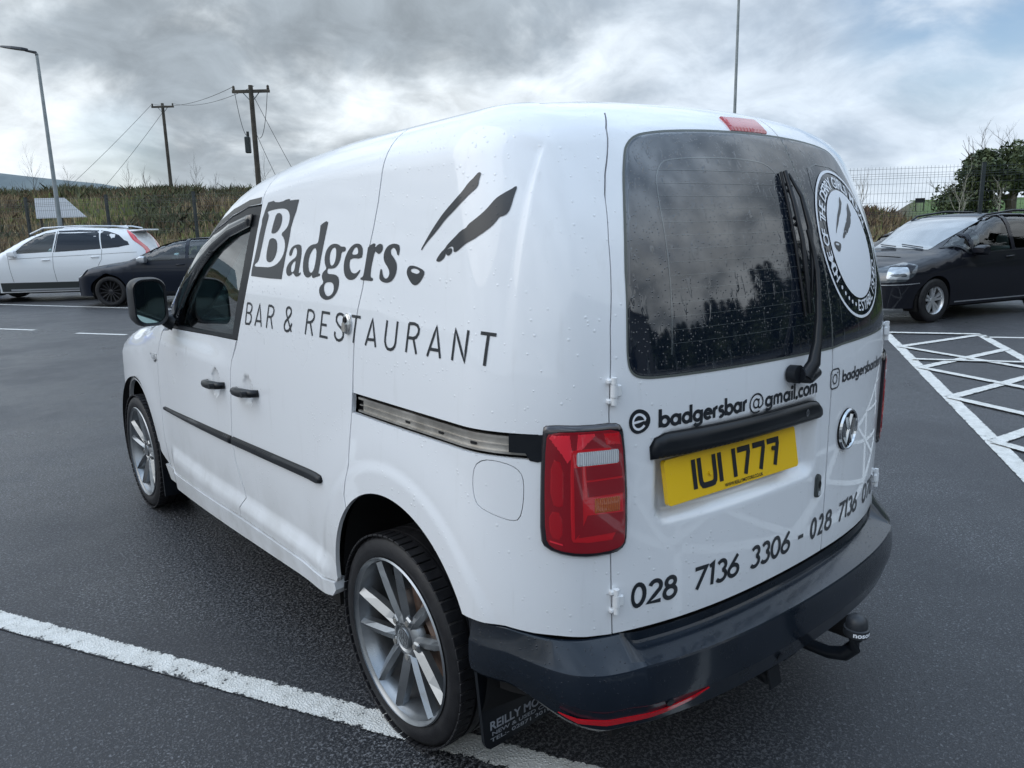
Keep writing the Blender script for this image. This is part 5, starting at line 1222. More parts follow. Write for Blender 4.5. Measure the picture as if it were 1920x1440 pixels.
for i in range(len(posts)-1):
    p,q=posts[i],posts[i+1];L=np.linalg.norm(q-p);d=(q-p)/L;n_=np.array([d[1],-d[0]]);mb=MB();r=.0032
    def seg(a,b,r): 
        a=Vector(a);b=Vector(b);dd=(b-a).normalized();s1=dd.orthogonal().normalized()*r;s2=dd.cross(s1)
        k=len(mb.V);mb.V+=[tuple(a+s1),tuple(a-s1*.5+s2*.87),tuple(a-s1*.5-s2*.87),tuple(b+s1),tuple(b-s1*.5+s2*.87),tuple(b-s1*.5-s2*.87)];mb.F+=[(k,k+1,k+4,k+3),(k+1,k+2,k+5,k+4),(k+2,k,k+3,k+5)]
    off_=lambda z:.035+(.022 if any(abs(z-zz)<.03 for zz in (.1,.85,1.6,2.42)) else 0)
    zs=[.05,.10,.15,.35,.55,.80,.85,.90,1.15,1.35,1.55,1.60,1.65,1.85,2.05,2.25,2.37,2.42,2.47,2.57]
    for z in zs: a=p+n_*off_(z);b=q+n_*off_(z);seg((*a,z),(*b,z),r*1.15)
    nn=int(L/.072)
    for k in range(1,nn):
        c=p+d*L*k/nn;zz=[.03,.07,.10,.13,.82,.85,.88,1.57,1.60,1.63,2.39,2.42,2.45,2.62]
        zz=[.03,.85,1.6,2.42,2.62]
        for z0,z1 in zip(zz,zz[1:]): 
            ca=c+n_*off_(z0);cb_=c+n_*off_(z1);seg((*ca,z0),(*cb_,z1),r)
    o=mb.build('wire_panel',M_FENCE);o['kind']='stuff';child(o,fence)
# ================================================================ BANK AND LAND BEYOND
def bankH(u,w):
    H=np.interp(u,[-60,-30,-24,-14,-6,8,24,30,40,60],[3.9,4.0,4.05,3.75,3.3,2.3,1.75,1.6,1.5,1.5])
    lump=.22*np.sin(u*.9+w*.35)*np.sin(w*.6+1.3)+.14*np.sin(u*2.3+1.)*np.cos(w*1.1)
    field=sst(u-.25*w,18.8,21.5)
    prof=sst(w,.8,25)*.9+.1*sst(w,.8,8)
    h=H*prof+lump*sst(w,1,5)
    hf=np.interp(w,[0,1,14,40,60,90],[0,0,.6,2.7,3.1,3.1])
    h=h*(1-field)+hf*field
    return h-1.2*sst(w,34,60)*(1-field)
us=np.linspace(-62,75,138);ws=np.concatenate([np.linspace(.4,30,45),np.linspace(32,95,22)])
U,Wv=np.meshgrid(us,ws,indexing='ij');Hh=bankH(U,Wv);X=F0[0]+FU[0]*U+FW[0]*Wv;Y=F0[1]+FU[1]*U+FW[1]*Wv
nU,nW=U.shape;V=np.stack([X,Y,Hh],-1).reshape(-1,3);Fc=[(i*nW+j,(i+1)*nW+j,(i+1)*nW+j+1,i*nW+j+1) for i in range(nU-1) for j in range(nW-1)]
def landfn(n,b,t):
    co=objco(n);sx=n.n('ShaderNodeSeparateXYZ');t.links.new(co,sx.inputs[0])
    u=n.math('ADD',n.math('MULTIPLY',n.math('SUBTRACT',sx.outputs[0],float(F0[0])),float(FU[0])),n.math('MULTIPLY',n.math('SUBTRACT',sx.outputs[1],float(F0[1])),float(FU[1])))
    w=n.math('ADD',n.math('MULTIPLY',n.math('SUBTRACT',sx.outputs[0],float(F0[0])),float(FW[0])),n.math('MULTIPLY',n.math('SUBTRACT',sx.outputs[1],float(F0[1])),float(FW[1])))
    a=n.noise(co,.5,5,.65);a2=n.noise(co,2.5,4,.6)
    c=n.mix(n.rng(a,.38,.62),(.050,.038,.022),(.085,.085,.030));c=n.mix(n.rng(a2,.4,.65),c,(.028,.030,.018))
    c=n.mix(n.math('MULTIPLY',n.rng(u,16,24),n.rng(a,.35,.55)),c,(.060,.030,.022))
    fu=n.math('SUBTRACT',u,n.math('MULTIPLY',w,.25));fld=n.math('MULTIPLY',n.rng(n.math('ADD',fu,n.math('MULTIPLY',a,2.0)),21,23.5),n.rng(w,5,9))
    g=n.mix(n.rng(a2,.3,.7),(.055,.105,.022),(.085,.145,.032))
    t.links.new(n.mix(fld,c,g),b.inputs['Base Color'])
o=mk('grass_bank',V,Fc,mat('bank_ground',(.06,.06,.03),.95,fn=landfn));tag(o,kind='structure')
M_DRY=mat('dry_grass',(.19,.145,.070),.9,fn=grimy((.20,.155,.085),(.38,.31,.18),.9));M_OLIVE=mat('olive_grass',(.10,.105,.035),.9,fn=grimy((.11,.14,.05),(.24,.26,.09),.7))
M_BRACKEN=mat('dead_bracken',(.085,.048,.025),.95,fn=grimy((.12,.088,.055),(.23,.165,.10),.8));M_SCRUB=mat('dark_scrub',(.035,.036,.022),.95,fn=grimy((.06,.070,.040),(.13,.14,.075),.9))
M_HEATH=mat('brown_heath',(.06,.03,.022),.95,fn=grimy((.085,.050,.042),(.17,.10,.075),.8))
M_GREENG=mat('green_grass',(.09,.15,.03),.9,fn=grimy((.06,.105,.02),(.12,.18,.04),1.2))
rng=np.random.default_rng(11)
def lown(u,w,sc,ph): return np.sin(u*sc+ph)*np.cos(w*sc*1.3+ph*2)+.6*np.sin(u*sc*2.3+w*sc*1.1+ph*3)
def scatter(name,m,n,ur,wr,h,wd,blades,lean,mask=None,z0=-.05,hf=None):
    u=rng.uniform(*ur,n);w=ur[0]*0+wr[0]+(wr[1]-wr[0])*rng.random(n)
    if mask is not None: k=mask(u,w);u,w=u[k],w[k];n=len(u)
    z=(hf or bankH)(u,w)+z0;x=F0[0]+FU[0]*u+FW[0]*w;y=F0[1]+FU[1]*u+FW[1]*w
    B=blades;ang=rng.uniform(0,2*np.pi,(n,B));hh=h[0]+(h[1]-h[0])*rng.random((n,B));rr=rng.random((n,B))*wd*1.6
    bx=x[:,None]+np.cos(ang)*rr;by=y[:,None]+np.sin(ang)*rr;ln=rng.normal(0,lean,(n,B,2))*hh[...,None]
    ww=wd*(.045+.055*rng.random((n,B)));fa=rng.uniform(0,np.pi,(n,B));cx,cy=np.cos(fa)*ww,np.sin(fa)*ww
    zz=z[:,None]+0*bx
    P=np.stack([np.stack([bx-cx,by-cy,zz],-1),np.stack([bx+cx,by+cy,zz],-1),np.stack([bx+ln[...,0]*.4+cx*.8,by+ln[...,1]*.4+cy*.8,zz+hh*.6],-1),np.stack([bx+ln[...,0],by+ln[...,1],zz+hh],-1),np.stack([bx+ln[...,0]*.4-cx*.8,by+ln[...,1]*.4-cy*.8,zz+hh*.6],-1)],-2).reshape(-1,3)
    k=np.arange(n*B)*5;me=bpy.data.meshes.new(name);Fa=np.stack([k,k+1,k+2,k+3,k+4],1)
    me.vertices.add(len(P));me.vertices.foreach_set('co',P.ravel());me.loops.add(Fa.size);me.loops.foreach_set('vertex_index',Fa.ravel())
    me.polygons.add(len(Fa));me.polygons.foreach_set('loop_start',np.arange(len(Fa))*5);me.polygons.foreach_set('loop_total',np.full(len(Fa),5));me.update();me.validate();me.materials.append(m)
    o=bpy.data.objects.new(name,me);COL.objects.link(o);tag(o,kind='stuff');return o
lr=(-58,12)
scatter('dry_grass',M_DRY,11000,(-58,26),(.8,26),(.25,.60),.55,6,.22,lambda u,w:(lown(u,w,.33,.4)>-.35)&(rng.random(len(u))<1.05-w/30))
scatter('olive_grass',M_OLIVE,11000,(-58,26),(.8,26),(.20,.50),.55,6,.25,lambda u,w:lown(u,w,.41,2.0)>-.25)
scatter('green_grass',M_GREENG,2500,(2,34),(.6,9),(.15,.35),.4,6,.25)
scatter('dead_bracken',M_BRACKEN,6500,(-58,26),(3,27),(.3,.65),.6,8,.40,lambda u,w:(lown(u,w,.27,5.1)>.0)|(w>18))
scatter('dark_scrub',M_SCRUB,5500,(-58,20),(5,28),(.3,.8),.7,10,.45,lambda u,w:(lown(u,w,.35,3.3)>.35)|(w>20))
scatter('brown_heath',M_HEATH,7500,(6,27),(5,27),(.25,.6),.5,9,.30,lambda u,w:u-.25*w<19.0+.6*np.sin(w))
scatter('field_grass',M_GREENG,6000,(22,60),(8,60),(.03,.10),.5,5,.3,lambda u,w:u-.25*w>21.3)
# ---- branching wood
def branch(mb,p,d,L,r,depth,rg,up=.15,spread=.5,seg=4,tips=None,n=5):
    pts=[p.copy()];q=p.copy();dd=d.copy()
    for k in range(seg):
        dd=(dd+Vector((rg.gauss(0,.12),rg.gauss(0,.12),rg.gauss(0,.06)+up*.25))).normalized();q=q+dd*L/seg;pts.append(q.copy())
    mb.tube(pts,[r*(1-.55*k/seg) for k in range(seg+1)],n if r>.02 else 3,cap=False)
    if depth==0:
        if tips is not None: tips.append((q.copy(),dd.copy()))
        return
    nb=rg.choice((2,3,3)) if depth>1 else rg.choice((3,4))
    for k in range(nb):
        t=rg.uniform(.35,1.0) if k else 1.0;i=min(seg,int(t*seg));a=rg.uniform(0,2*math.pi)
        side=Vector((math.cos(a),math.sin(a),rg.uniform(-.1,.5)));nd=(dd+side*spread).normalized()
        branch(mb,pts[i].copy(),nd,L*rg.uniform(.55,.8),r*.5,depth-1,rg,up,spread,seg,tips,n)
M_BARK=mat('grey_bark',(.10,.085,.065),.9,fn=grimy((.07,.058,.045),(.16,.14,.11),6));M_TWIG=mat('brown_twig',(.055,.042,.032),.9)
rg=random.Random(5)
def sapling(u,w,h,label,group=None,dens=2,m=M_TWIG,r=.022):
    q=fp(u,w);z=float(bankH(np.array(u),np.array(w)));t=tag(empty('bare_sapling',(*q,z)),label,'sapling',group);bpy.context.view_layer.update()
    mb=MB();mb.tube([(0,0,-.1),(0,0,h*.25),(.03,.02,h*.5)],[r,r*.8,r*.6],5);o=mb.build('trunk',m,t,auto=50)
    mb=MB()
    for k in range(5+dens):
        z0=h*(.2+.5*k/(5+dens));a=rg.uniform(0,6.28);branch(mb,Vector((.02,.01,z0)),Vector((math.cos(a)*.7,math.sin(a)*.7,1)).normalized(),h*rg.uniform(.22,.42),r*.42,dens,rg,.3,.45,3)
    branch(mb,Vector((.03,.02,h*.5)),Vector((0,0,1)),h*.5,r*.6,dens,rg,.3,.35,4)
    mb.build('branches',m,t)
SAPL=['leftmost and broad','short one second from the left edge','tallest, right beside the lamp post','low one right of the lamp post','between lamp post and farther pole','small one left of the farther pole','just left of the farther utility pole','just right of the farther utility pole','tall one between the two poles','low one between the two poles','hard left of the nearer pole','hidden low beside the van roof']
for i,(u,w,h) in enumerate([(-33,24,1.9),(-29.3,22,1.3),(-25.6,23.5,2.3),(-21.5,22,1.2),(-18.8,24,1.6),(-16.4,22.5,1.3),(-13.9,24,1.7),(-11.6,22.5,1.3),(-8.8,23.5,2.1),(-6.4,22.5,1.2),(-4.0,23.5,1.5),(-1.5,23,1.4)]):
    sapling(u,w,h,'leafless sapling on the skyline of the scrubby bank, '+SAPL[i])
cs=MB()
for k in range(150):
    u=rg.uniform(-42,8);w=rg.uniform(20,27);q=fp(u,w);z=float(bankH(np.array(u),np.array(w)))
    for j in range(4):
        a=rg.uniform(0,6.28);branch(cs,Vector((q[0]+rg.gauss(0,.2),q[1]+rg.gauss(0,.2),z-.1)),Vector((math.cos(a)*.5,math.sin(a)*.5,1)).normalized(),rg.uniform(.35,.8),.014,1,rg,.2,.5,2)
tag(cs.build('twiggy_scrub',M_TWIG),kind='stuff')
for (u,w,h,lb_) in ((27.6,18,2.0,'tallest pale leafless sapling in the middle of the brown heath'),(24.0,20,1.6,'pale leafless sapling on the brown heath nearest the van'),(30.5,22,1.5,'short pale sapling where the brown heath meets the green field')): sapling(u,w,h,lb_,None,2,mat('birch_bark',(.34,.32,.28),.8) if 'birch_bark' not in bpy.data.materials else bpy.data.materials['birch_bark'],.03)
# ---- evergreen and bare trees at the right
def leafy(name,loc,R3,trunkh,label,cat,n,m,seed,leaf=.13,gap=.0):
    rg2=random.Random(seed);t=tag(empty(name,loc),label,cat);bpy.context.view_layer.update();mb=MB();tips=[]
    mb.tube([(0,0,-.2),(.05,.02,trunkh*.5),(.0,.1,trunkh)],[.20,.16,.12],9)
    for k in range(7):
        a=k*.9;branch(mb,Vector((0,.05,trunkh*(.5+.08*k))),Vector((math.cos(a),math.sin(a),.7)).normalized(),R3[0]*.75,.07,2,rg2,.15,.55,4,tips)
    mb.build('trunk',M_BARK,t)
    g=np.random.default_rng(seed);C0=np.array([t_[0][:] for t_ in tips])
    cl=[];
    for k in range(46):
        th=g.uniform(0,2*np.pi);ph=np.arccos(g.uniform(-.6,1));rr=g.uniform(.45,.95)
        cl.append((R3[0]*rr*math.sin(ph)*math.cos(th),R3[1]*rr*math.sin(ph)*math.sin(th),trunkh+R3[2]*.55+R3[2]*rr*math.cos(ph),g.uniform(.35,.85)))
    P=[];
    for i in range(n):
        c=cl[g.integers(len(cl))];v=g.normal(0,1,3);v/=np.linalg.norm(v);q=np.array(c[:3])+v*c[3]*g.random()**.4*(1,1,.75)
        a=g.normal(0,1,3);a/=np.linalg.norm(a);b=np.cross(a,g.normal(0,1,3));b/=np.linalg.norm(b)+1e-9;s=leaf*g.uniform(.5,1.2)
        P+=[q-a*s,q+b*s*.5,q+a*s,q-b*s*.5]
    P=np.array(P);k=np.arange(n)*4
    o=mk('crown',P,np.stack([k,k+1,k+2,k+3],1),m,t,smooth=False);return t
M_IVY=mat('ivy_leaf',(.035,.055,.022),.75,fn=grimy((.030,.048,.022),(.095,.12,.05),1.6))
leafy('evergreen_tree',(42.6,12.2,1.3),(2.5,2.5,1.7),1.3,'dense dark evergreen tree beyond the fence at the far right','tree',10500,M_IVY,3,.13)
leafy('evergreen_bush',(41.9,13.9,1.2),(1.3,1.3,.8),.5,'low dark bush beside the evergreen tree behind the fence','bush',5000,M_IVY,9,.13)
def bare(loc,h,label,seed,r=.16,name='bare_tree',depth=4,sp=.5):
    t=tag(empty(name,loc),label,'tree');bpy.context.view_layer.update();rg2=random.Random(seed);mb=MB();mb.tube([(0,0,-.3),(0,.05,h*.2),(.05,0,h*.42)],[r,r*.8,r*.65],8);mb.build('trunk',M_BARK,t,auto=50)
    mb=MB()
    for k in range(6):
        a=k*1.07;branch(mb,Vector((.03,0,h*(.25+.035*k))),Vector((math.cos(a),math.sin(a),.9)).normalized(),h*.30,r*.42,depth,rg2,.12,sp,4)
    mb.build('branches',M_TWIG,t)
bare((46.0,13.0,1.2),5.4,'tall leafless tree rising above the dark evergreen',21)
bare((41.6,14.4,1.3),2.7,'small leafless tree against the left edge of the evergreen',8,.07,depth=3)
hd=tag(empty('field_sign',(45.24,17.59,1.2)),'small dark board on two posts at the edge of the green field','sign');bpy.context.view_layer.update()
mb=MB();mb.box((0,0,1.3),(.05,.5,.26),rz=R(22));mb.build('board',M_BLACKP,hd)
for s in (-.2,.2): mb=MB();mb.box((-s*math.sin(R(22)),s*math.cos(R(22)),.6),(.04,.04,1.2));mb.build('post',M_BLACKP,hd)
# far hill
hp=[(-700,2000,70),(-300,1950,100),(-60,1900,110),(64,1834,116),(150,1770,116),(216,1710,115),(260,1671,110.5),(304,1632,102),(355,1587,92),(435,1515,74),(560,1420,50),(760,1250,20),(900,1100,-5)]
V=[];Fc=[]
hs_=np.array(hp,float)
for i,(x,y,zz) in enumerate(hs_):
    d=np.array([x,y])/np.hypot(x,y)
    for k,(f,g_) in enumerate(((-500,0),(-260,.32),(-120,.70),(-40,.93),(0,1.0),(200,.9))):
        V.append((x+d[0]*f,y+d[1]*f,max(zz,0)*g_+ (0 if k in(0,) else 2.0*math.sin(i*2.1+k))))
for i in range(len(hs_)-1):
    for k in range(5): Fc.append((i*6+k,(i+1)*6+k,(i+1)*6+k+1,i*6+k+1))
tag(mk('hills',V,Fc,mat('hazed_moorland',(.10,.13,.14),.95,fn=grimy((.085,.115,.13),(.14,.17,.175),.008))),kind='structure')  # distance haze is put into the hill's muted blue-grey colour
# ================================================================ POLES AND LAMPS
M_GALV=mat('galvanised',(.24,.27,.28),.5,.4,fn=grimy((.20,.23,.24),(.30,.33,.34),3));M_POLEW=mat('tarred_wood',(.045,.04,.035),.85,fn=grimy((.03,.028,.024),(.08,.07,.055),2))
def lamp_post(b,h,arm,label,r0=.09,head=True):
    t=tag(empty('lamp_post',b),label,'lamp post');bpy.context.view_layer.update()
    mb=MB();mb.tube([(0,0,0),(0,0,1.2),(0,0,1.22),(0,0,h)],[r0,r0,r0*.72,r0*.42],14);mb.build('pole',M_GALV,t,auto=40)
    if head:
        a=Vector(arm).normalized();mb=MB();mb.tube([(0,0,h-.05),Vector((0,0,h+.02))+a*.02,Vector((0,0,h+.04))+a*.3],[.045,.04,.03],10);mb.build('bracket',M_BLACKP,t,auto=50)
        mb=MB();c=Vector((0,0,h+.05))+a*.24;L=.78
        V=[];sd=a.cross(Vector((0,0,1))).normalized()
        for f,w,tk in ((0,.05,.05),(.15,.11,.055),(.5,.13,.05),(.85,.10,.035),(1.0,.04,.02)):
            p=c+a*L*f
            for sx,sz in ((-1,-.3),(1,-.3),(.6,1),(-.6,1)): V.append(p+sd*w*sx+Vector((0,0,tk*sz)))
        Fc=[(i*4+j,i*4+(j+1)%4,(i+1)*4+(j+1)%4,(i+1)*4+j) for i in range(4) for j in range(4)]+[(3,2,1,0),(16,17,18,19)]
        mk('lantern',V,Fc,M_BLACKP,t,smooth=False)
lamp_post((2.62,23.75,0),6.45,(-.74,.62,.14),'slender grey lamp post with a flat dark lantern behind the white estate car')
lamp_post((22.9,15.06,0),11.5,(-.5,.8,.1),'plain grey lamp post rising above the van roof',.09)
def wood_pole(b,h,al,arm,label,r=.13):
    t=tag(empty('utility_pole',b),label,'utility pole');bpy.context.view_layer.update();mb=MB();mb.tube([(0,0,-.3),(0,0,h)],[r,r*.72],12);mb.build('pole',M_POLEW,t,auto=40)
    d=Vector(arm).normalized();mb=MB();mb.box((0,0,h-.22),(al,.10,.11),rz=math.atan2(d.y,d.x));mb.build('crossarm',M_POLEW,t)
    mb=MB();
    for s in (-1,1): mb.tube([d*(al*.22*s)+Vector((0,0,h-.26)),Vector((0,0,h-.62))],.02,6)
    mb.build('brace',M_GALV,t)
    for s in (-.92,.92): mb=MB();p=d*(al/2*s)+Vector((0,0,h-.16));mb.lathe([(0,.03),(.03,.06),(.08,.045),(.12,.055),(.16,.02)],'z',tuple(p),10);mb.build('insulator',M_POLEW,t,auto=50)
    return t
A1=(1.09,-.94,0);t1=wood_pole((14.6,52.9,.8),9.05,1.45,A1,'thin wooden utility pole standing on the bank farther away');
t2_=wood_pole((10.55,28.45,1.1),5.95,1.45,(1.04,-.91,0),'stout wooden utility pole carrying a transformer box',.12)
mb=MB();mb.box((-.22,.2,3.75),(.20,.20,.62),rz=R(-40),bev=.03);mb.box((-.2,.18,4.15),(.08,.08,.2));mb.build('transformer_box',M_FENCE,t2_)
M_WIRE=mat('overhead_wire',(.05,.052,.055),.5)
def wire(name,a,b,sag,r,label,grp=None,n=18):
    a=Vector(a);b=Vector(b);mb=MB();pts=[a.lerp(b,k/n)-Vector((0,0,sag*4*(k/n)*(1-k/n))) for k in range(n+1)];mb.tube(pts,r,5);return tag(mb.build(name,M_WIRE),label,'cable',grp)
p1=lambda s:Vector((14.6,52.9,9.83))+Vector(A1).normalized()*.66*s
p2=lambda s:Vector((10.55,28.45,7.02))+Vector((1.04,-.91,0)).normalized()*.66*s
wire('overhead_cable',p1(-1),p2(-1),.35,.011,'overhead cable sagging between the left ends of both pole crossarms')
wire('overhead_cable',p1(1),p2(.2),.35,.011,'overhead cable sagging between the poles on the right hand side')
wire('stay_wire',p1(-1),(9.2,57.5,4.5),.1,.012,'thin stay wire slanting down left from the farther pole')
wire('stay_wire',p1(0)-Vector((0,0,.5)),(11.2,56.0,4.6),.1,.012,'second thin stay wire slanting from just below the farther crossarm')
wire('drop_cable',p2(-1),Vector((10.33,28.6,5.2)),.5,.012,'loop of cable hanging from the near crossarm to the transformer box')
wire('drop_cable',p2(1),Vector((10.70,28.35,5.1)),.5,.012,'loop of cable hanging right of the nearer utility pole')
wire('stay_wire',Vector((10.6,28.4,6.7)),(11.9,27.6,3.4),.05,.010,'thin stay wire dropping steeply right of the nearer pole')
wire('stay_wire',Vector((10.62,28.38,5.2)),(11.3,28.0,3.2),.05,.010,'short steep stay wire close beside the nearer pole')
# board on the bank
bd=tag(empty('white_board',(2.44,26.13,0)),'pale ribbed board with a cut corner hanging on the far side of the fence','board');bpy.context.view_layer.update()
q=[np.array(v)-(2.44,26.13,0) for v in ((2.44,26.13,2.66),(3.15,25.57,2.66),(3.62,25.18,2.07),(2.42,26.12,2.05))]
mb=MB();nrm_=Vector((.62,.78,0))*.02;mb.add([tuple(v) for v in q]+[tuple(Vector(v)+nrm_) for v in q],[(0,1,2,3),(7,6,5,4),(0,4,5,1),(1,5,6,2),(2,6,7,3),(3,7,4,0)]);mb.build('sheet',mat('white_sheet',(.62,.66,.70),.5,fn=ribs((.55,.59,.64),(.74,.77,.80),9)),bd)
for k in (.1,.8):
    mb=MB();c=q[0]*(1-k)+q[1]*k;mb.box((c[0]+.03,c[1]+.04,1.1),(.06,.06,2.9));mb.build('stake',M_POLEW,bd)
# ================================================================ PARKED CARS
def carpaint(name,c,r=.28): return mat(name,c,.5,0,.55 if max(c)<.1 else .8,.03,spec=.10)
def car(name,label,cat,loc,head,P,group=None):
    root=tag(empty(name,(0,0,0)),label,cat,group)
    roof=herm(*P['roof']);wc=np.polyfit(*P['w'],4);nose=P['nose'];tail=P['tail'];lift=P.get('tl',.5)
    def F(x,y,z):
        ax=np.abs(x);w=np.polyval(wc,np.clip(z,.2,1.75))-.030*np.clip(y-nose+1.3,0,9)**2-.03*np.clip(tail+.9-y,0,9)**2
        a=ax-w;b=tail+.07*ax**2+.05*ax**4+lift*np.clip(z-.95,0,2)**1.4-.0-y
        c=z-(roof(y)-.05*x*x-.02*x**4);d=y-(nose-.16*ax**2-.12*ax**4-.10*np.clip(z-.6,0,1))
        return rint(rint(rint(a,b,.16),d,.22),c,P.get('rr',.13))
    sh=Shape(F,.42,tail+.50,nose-.62,.50,lambda y:roof(y)-.24,.22);sh.ztop0=.45;f=sh.wrap
    YF,YR=sh.YF,sh.YR;top=lambda s:float(roof(min(max(s,YR),YF)))-.24+.217
    f0=YF+.50+.42;r0=YR-.50-.42;Ra=P['arch']
    q=[(f0,.24),(f0,top(YF)),]+[(s,top(s)) for s in np.arange(YF+.4,YR-.4,-.10)]+[(r0,top(YR)),(r0,.26)]
    for yc in (0,P['wb']): q+=[(yc+Ra*math.cos(R(a)),.33+Ra*math.sin(R(a))) for a in np.linspace(196,-16,22)]
    paint=P['paint'];wins=P['wins'];bodies=[]
    for mi in (False,True):
        b=panel('body',f,q,paint,root,holes=[w for w,g in wins if g=='c'],res=.055,thick=.03,mirror=mi);bodies.append(b)
        for w,g in wins: panel('side_window',f,inset(w,-.012),M_CARGLASS if g=='c' else M_PRIV,b,res=.08,off=-.006 if g=='c' else .003,thick=0 if g=='c' else .003,mirror=mi)
        for w in P.get('trim',[]): V_,F_=ribbon(f,[w],.020,off=.004,res=.05);V_=[v*((-1,1,1) if mi else 1) for v in V_];mk('window_trim',V_,F_,M_BLACKP,b)
        for w in P.get('seams',[]): V_,F_=ribbon(f,[w],.007,off=.0015,res=.05);V_=[v*((-1,1,1) if mi else 1) for v in V_];mk('door_seam',V_,F_,M_DARK,b)
        for n_,w,m_,o_,t_ in P.get('bits',[]): panel(n_,f,w,m_,b,res=.05,off=o_,thick=t_,mirror=mi)
        for (ya,za) in P['handles']:
            mb=MB();Pp,N=f(np.array([ya+.08,ya,ya-.08]),np.array([za-.004,za,za+.004]),.022);mb.tube([Pp[0]-N[0]*.018,Pp[0],Pp[1]+N[1]*.004,Pp[2],Pp[2]-N[2]*.018],.013,8)
            if mi: mb.V=[(-a,b_,c) for a,b_,c in mb.V]
            mb.build('door_handle',P.get('hm',paint),b,auto=60)
        # mirror
        my,mz=P['mir'];mb=MB();rings=[[(x,y,z) for x,z in rrect(-1.07,mz-h_,-.90,mz+h_,h_*.55)] for y,h_ in ((my-.06,.062),(my-.05,.075),(my+.03,.072),(my+.09,.035))]
        V_,F_=loft(rings);mb.add(V_,F_);mb.box((-.90,my,mz-.06),(.10,.07,.04),bev=.01)
        if mi: mb.V=[(-a,b_,c) for a,b_,c in mb.V]
        mb.build('door_mirror',P.get('mm',paint),root,auto=40)
    panel('roof_and_bonnet',sh.top,[(-.44,YR+.03),(.44,YR+.03),(.44,YF-.03),(-.44,YF-.03)],paint,root,res=.09,off=-.002)
    panel('windscreen',sh.top,rrect(-.50,P['ws'][0],.50,P['ws'][1],.05),P.get('wsm',M_PRIV),root,res=.08,off=.004,thick=.004)
    for mi in (False,True): panel('windscreen_edge',f,[(P['ws'][0]-.0,float(roof(P['ws'][0]))-.10),(P['ws'][0]+.02,top(P['ws'][0])),(P['ws'][1]-.02,top(P['ws'][1])),(P['ws'][1],float(roof(P['ws'][1]))-.055)],P.get('wsm',M_PRIV),root,res=.06,off=.0045,mirror=mi)
    mb=MB();mb.box((0,P['wb']/2,.22),(1.45,P['wb']-.6,.06));mb.box((0,P['wb']/2,.30),(1.2,P['wb']+1.2,.05));mb.build('underbody',M_DARK,root)
    for x,y in ((-.38,P['wb']*.50),(.38,P['wb']*.50),(-.38,P['wb']*.2),(.38,P['wb']*.2)):
        mb=MB();mb.box((x,y,.78),(.46,.13,.55),rx=R(14),bev=.05);mb.box((x,y+.22,.50),(.46,.46,.16),bev=.05);mb.box((x,y-.09,P.get('hr',1.14)),(.24,.09,.17),bev=.04);mb.build('seat',P.get('seatm',M_SEAT),root,auto=40)
    mb=MB();mb.box((0,P['ws'][1]-.42,.88),(1.30,.35,.22),bev=.05);mb.build('dashboard',M_DASH,root,auto=40)
    for y in (0,P['wb']):
        for sx in (-1,1):
            Rt,Rr=.325,P['rim'];mb=MB();mb.lathe([(.004,Rr-.004),(-.006,Rr-.010),(-.03,Rr-.022),(-.16,Rr-.025)],'x',(0,0,0),40);w=mb.build('wheel',P['wm'],root,auto=40)
            mb=MB();mb.lathe(tyre_mb(Rt,Rr,.21,grooves=False),'x',(0,0,0),48);mb.build('tyre',M_RUBBER,w,auto=40)
            for k in range(P['sp']):
                for sg in ((-1,1) if P.get('twin') else (0,)):
                    a0=2*math.pi*k/P['sp']+.3+sg*.30;a1=2*math.pi*k/P['sp']+.3+sg*.20;wd=P['sw'];pts=[]
                    for t_,a,xx in ((.03,a0,-.035),(Rr-.018,a1,-.022)):
                        d=np.array([0,math.cos(a),math.sin(a)]);tt=np.array([0,-math.sin(a),math.cos(a)])
                        for uu,oo in ((-1,-.03),(-.75,0),(.75,0),(1,-.03)): pts.append(d*t_+tt*wd*uu*(.8 if t_<.1 else 1)+(xx+oo,0,0))
                    mk('spoke',pts,[(0,1,5,4),(1,2,6,5),(2,3,7,6),(4,5,6,7)],P['wm'],w,smooth=False)
            mb=MB();mb.lathe([(-.05,.055),(-.03,.045),(-.026,.0)],'x',(0,0,0),20);mb.build('centre_cap',P['wm'],w,auto=40)
            mb=MB();mb.lathe([(-.09,Rr-.02),(-.09,0)],'x',(0,0,0),30);mb.build('backing_plate',M_DARK,w)
            xo=P.get('tx',.875);w.matrix_world=Matrix.Translation((sx*xo,y,.325))@Matrix.Scale(sx,4,(1,0,0));w.parent=root
            mb=MB();mb.lathe([(-.02,Ra+.01),(-.25,Ra+.01),(-.25,.0)],'x',(0,y,.33),28,R(-25),R(205))
            mb.V=[((a+.88)*sx,b_,c) for a,b_,c in mb.V];mb.build('wheel_housing',M_DARK,root)
    if P.get('extra'): P['extra'](root,sh,f)
    root.location=(*loc,0);root.rotation_euler=(0,0,-R(head));return root
M_PWHITE=carpaint('pearl_white_paint',(.74,.76,.78));M_PNAVY=carpaint('deep_blue_black_paint',(.006,.010,.020));M_PBLACK=carpaint('black_paint',(.006,.007,.012));M_PBLUE=carpaint('bright_blue_paint',(.01,.10,.42))
M_CLAD=mat('grey_cladding',(.03,.036,.036),.6);M_SILV=mat('silver_trim',(.55,.57,.60),.3,.8);M_BRIGHT=mat('silver_alloy',(.62,.63,.64),.28,.8);M_BLKAL=mat('black_alloy',(.020,.020,.024),.35,.4,.5)
M_HEADL=mat('headlamp',(.30,.34,.38),.12,.5,1.0,.02,fn=grimy((.12,.15,.18),(.75,.80,.85),9));M_HLDARK=mat('lamp_housing',(.06,.07,.08),.12,.3,.8);M_HLLENS=mat('lamp_lens',(.38,.41,.44),.15,.5,1.0)
M_SEATL=mat('light_seat',(.16,.165,.165),.9)
def q_(*p): return list(p)
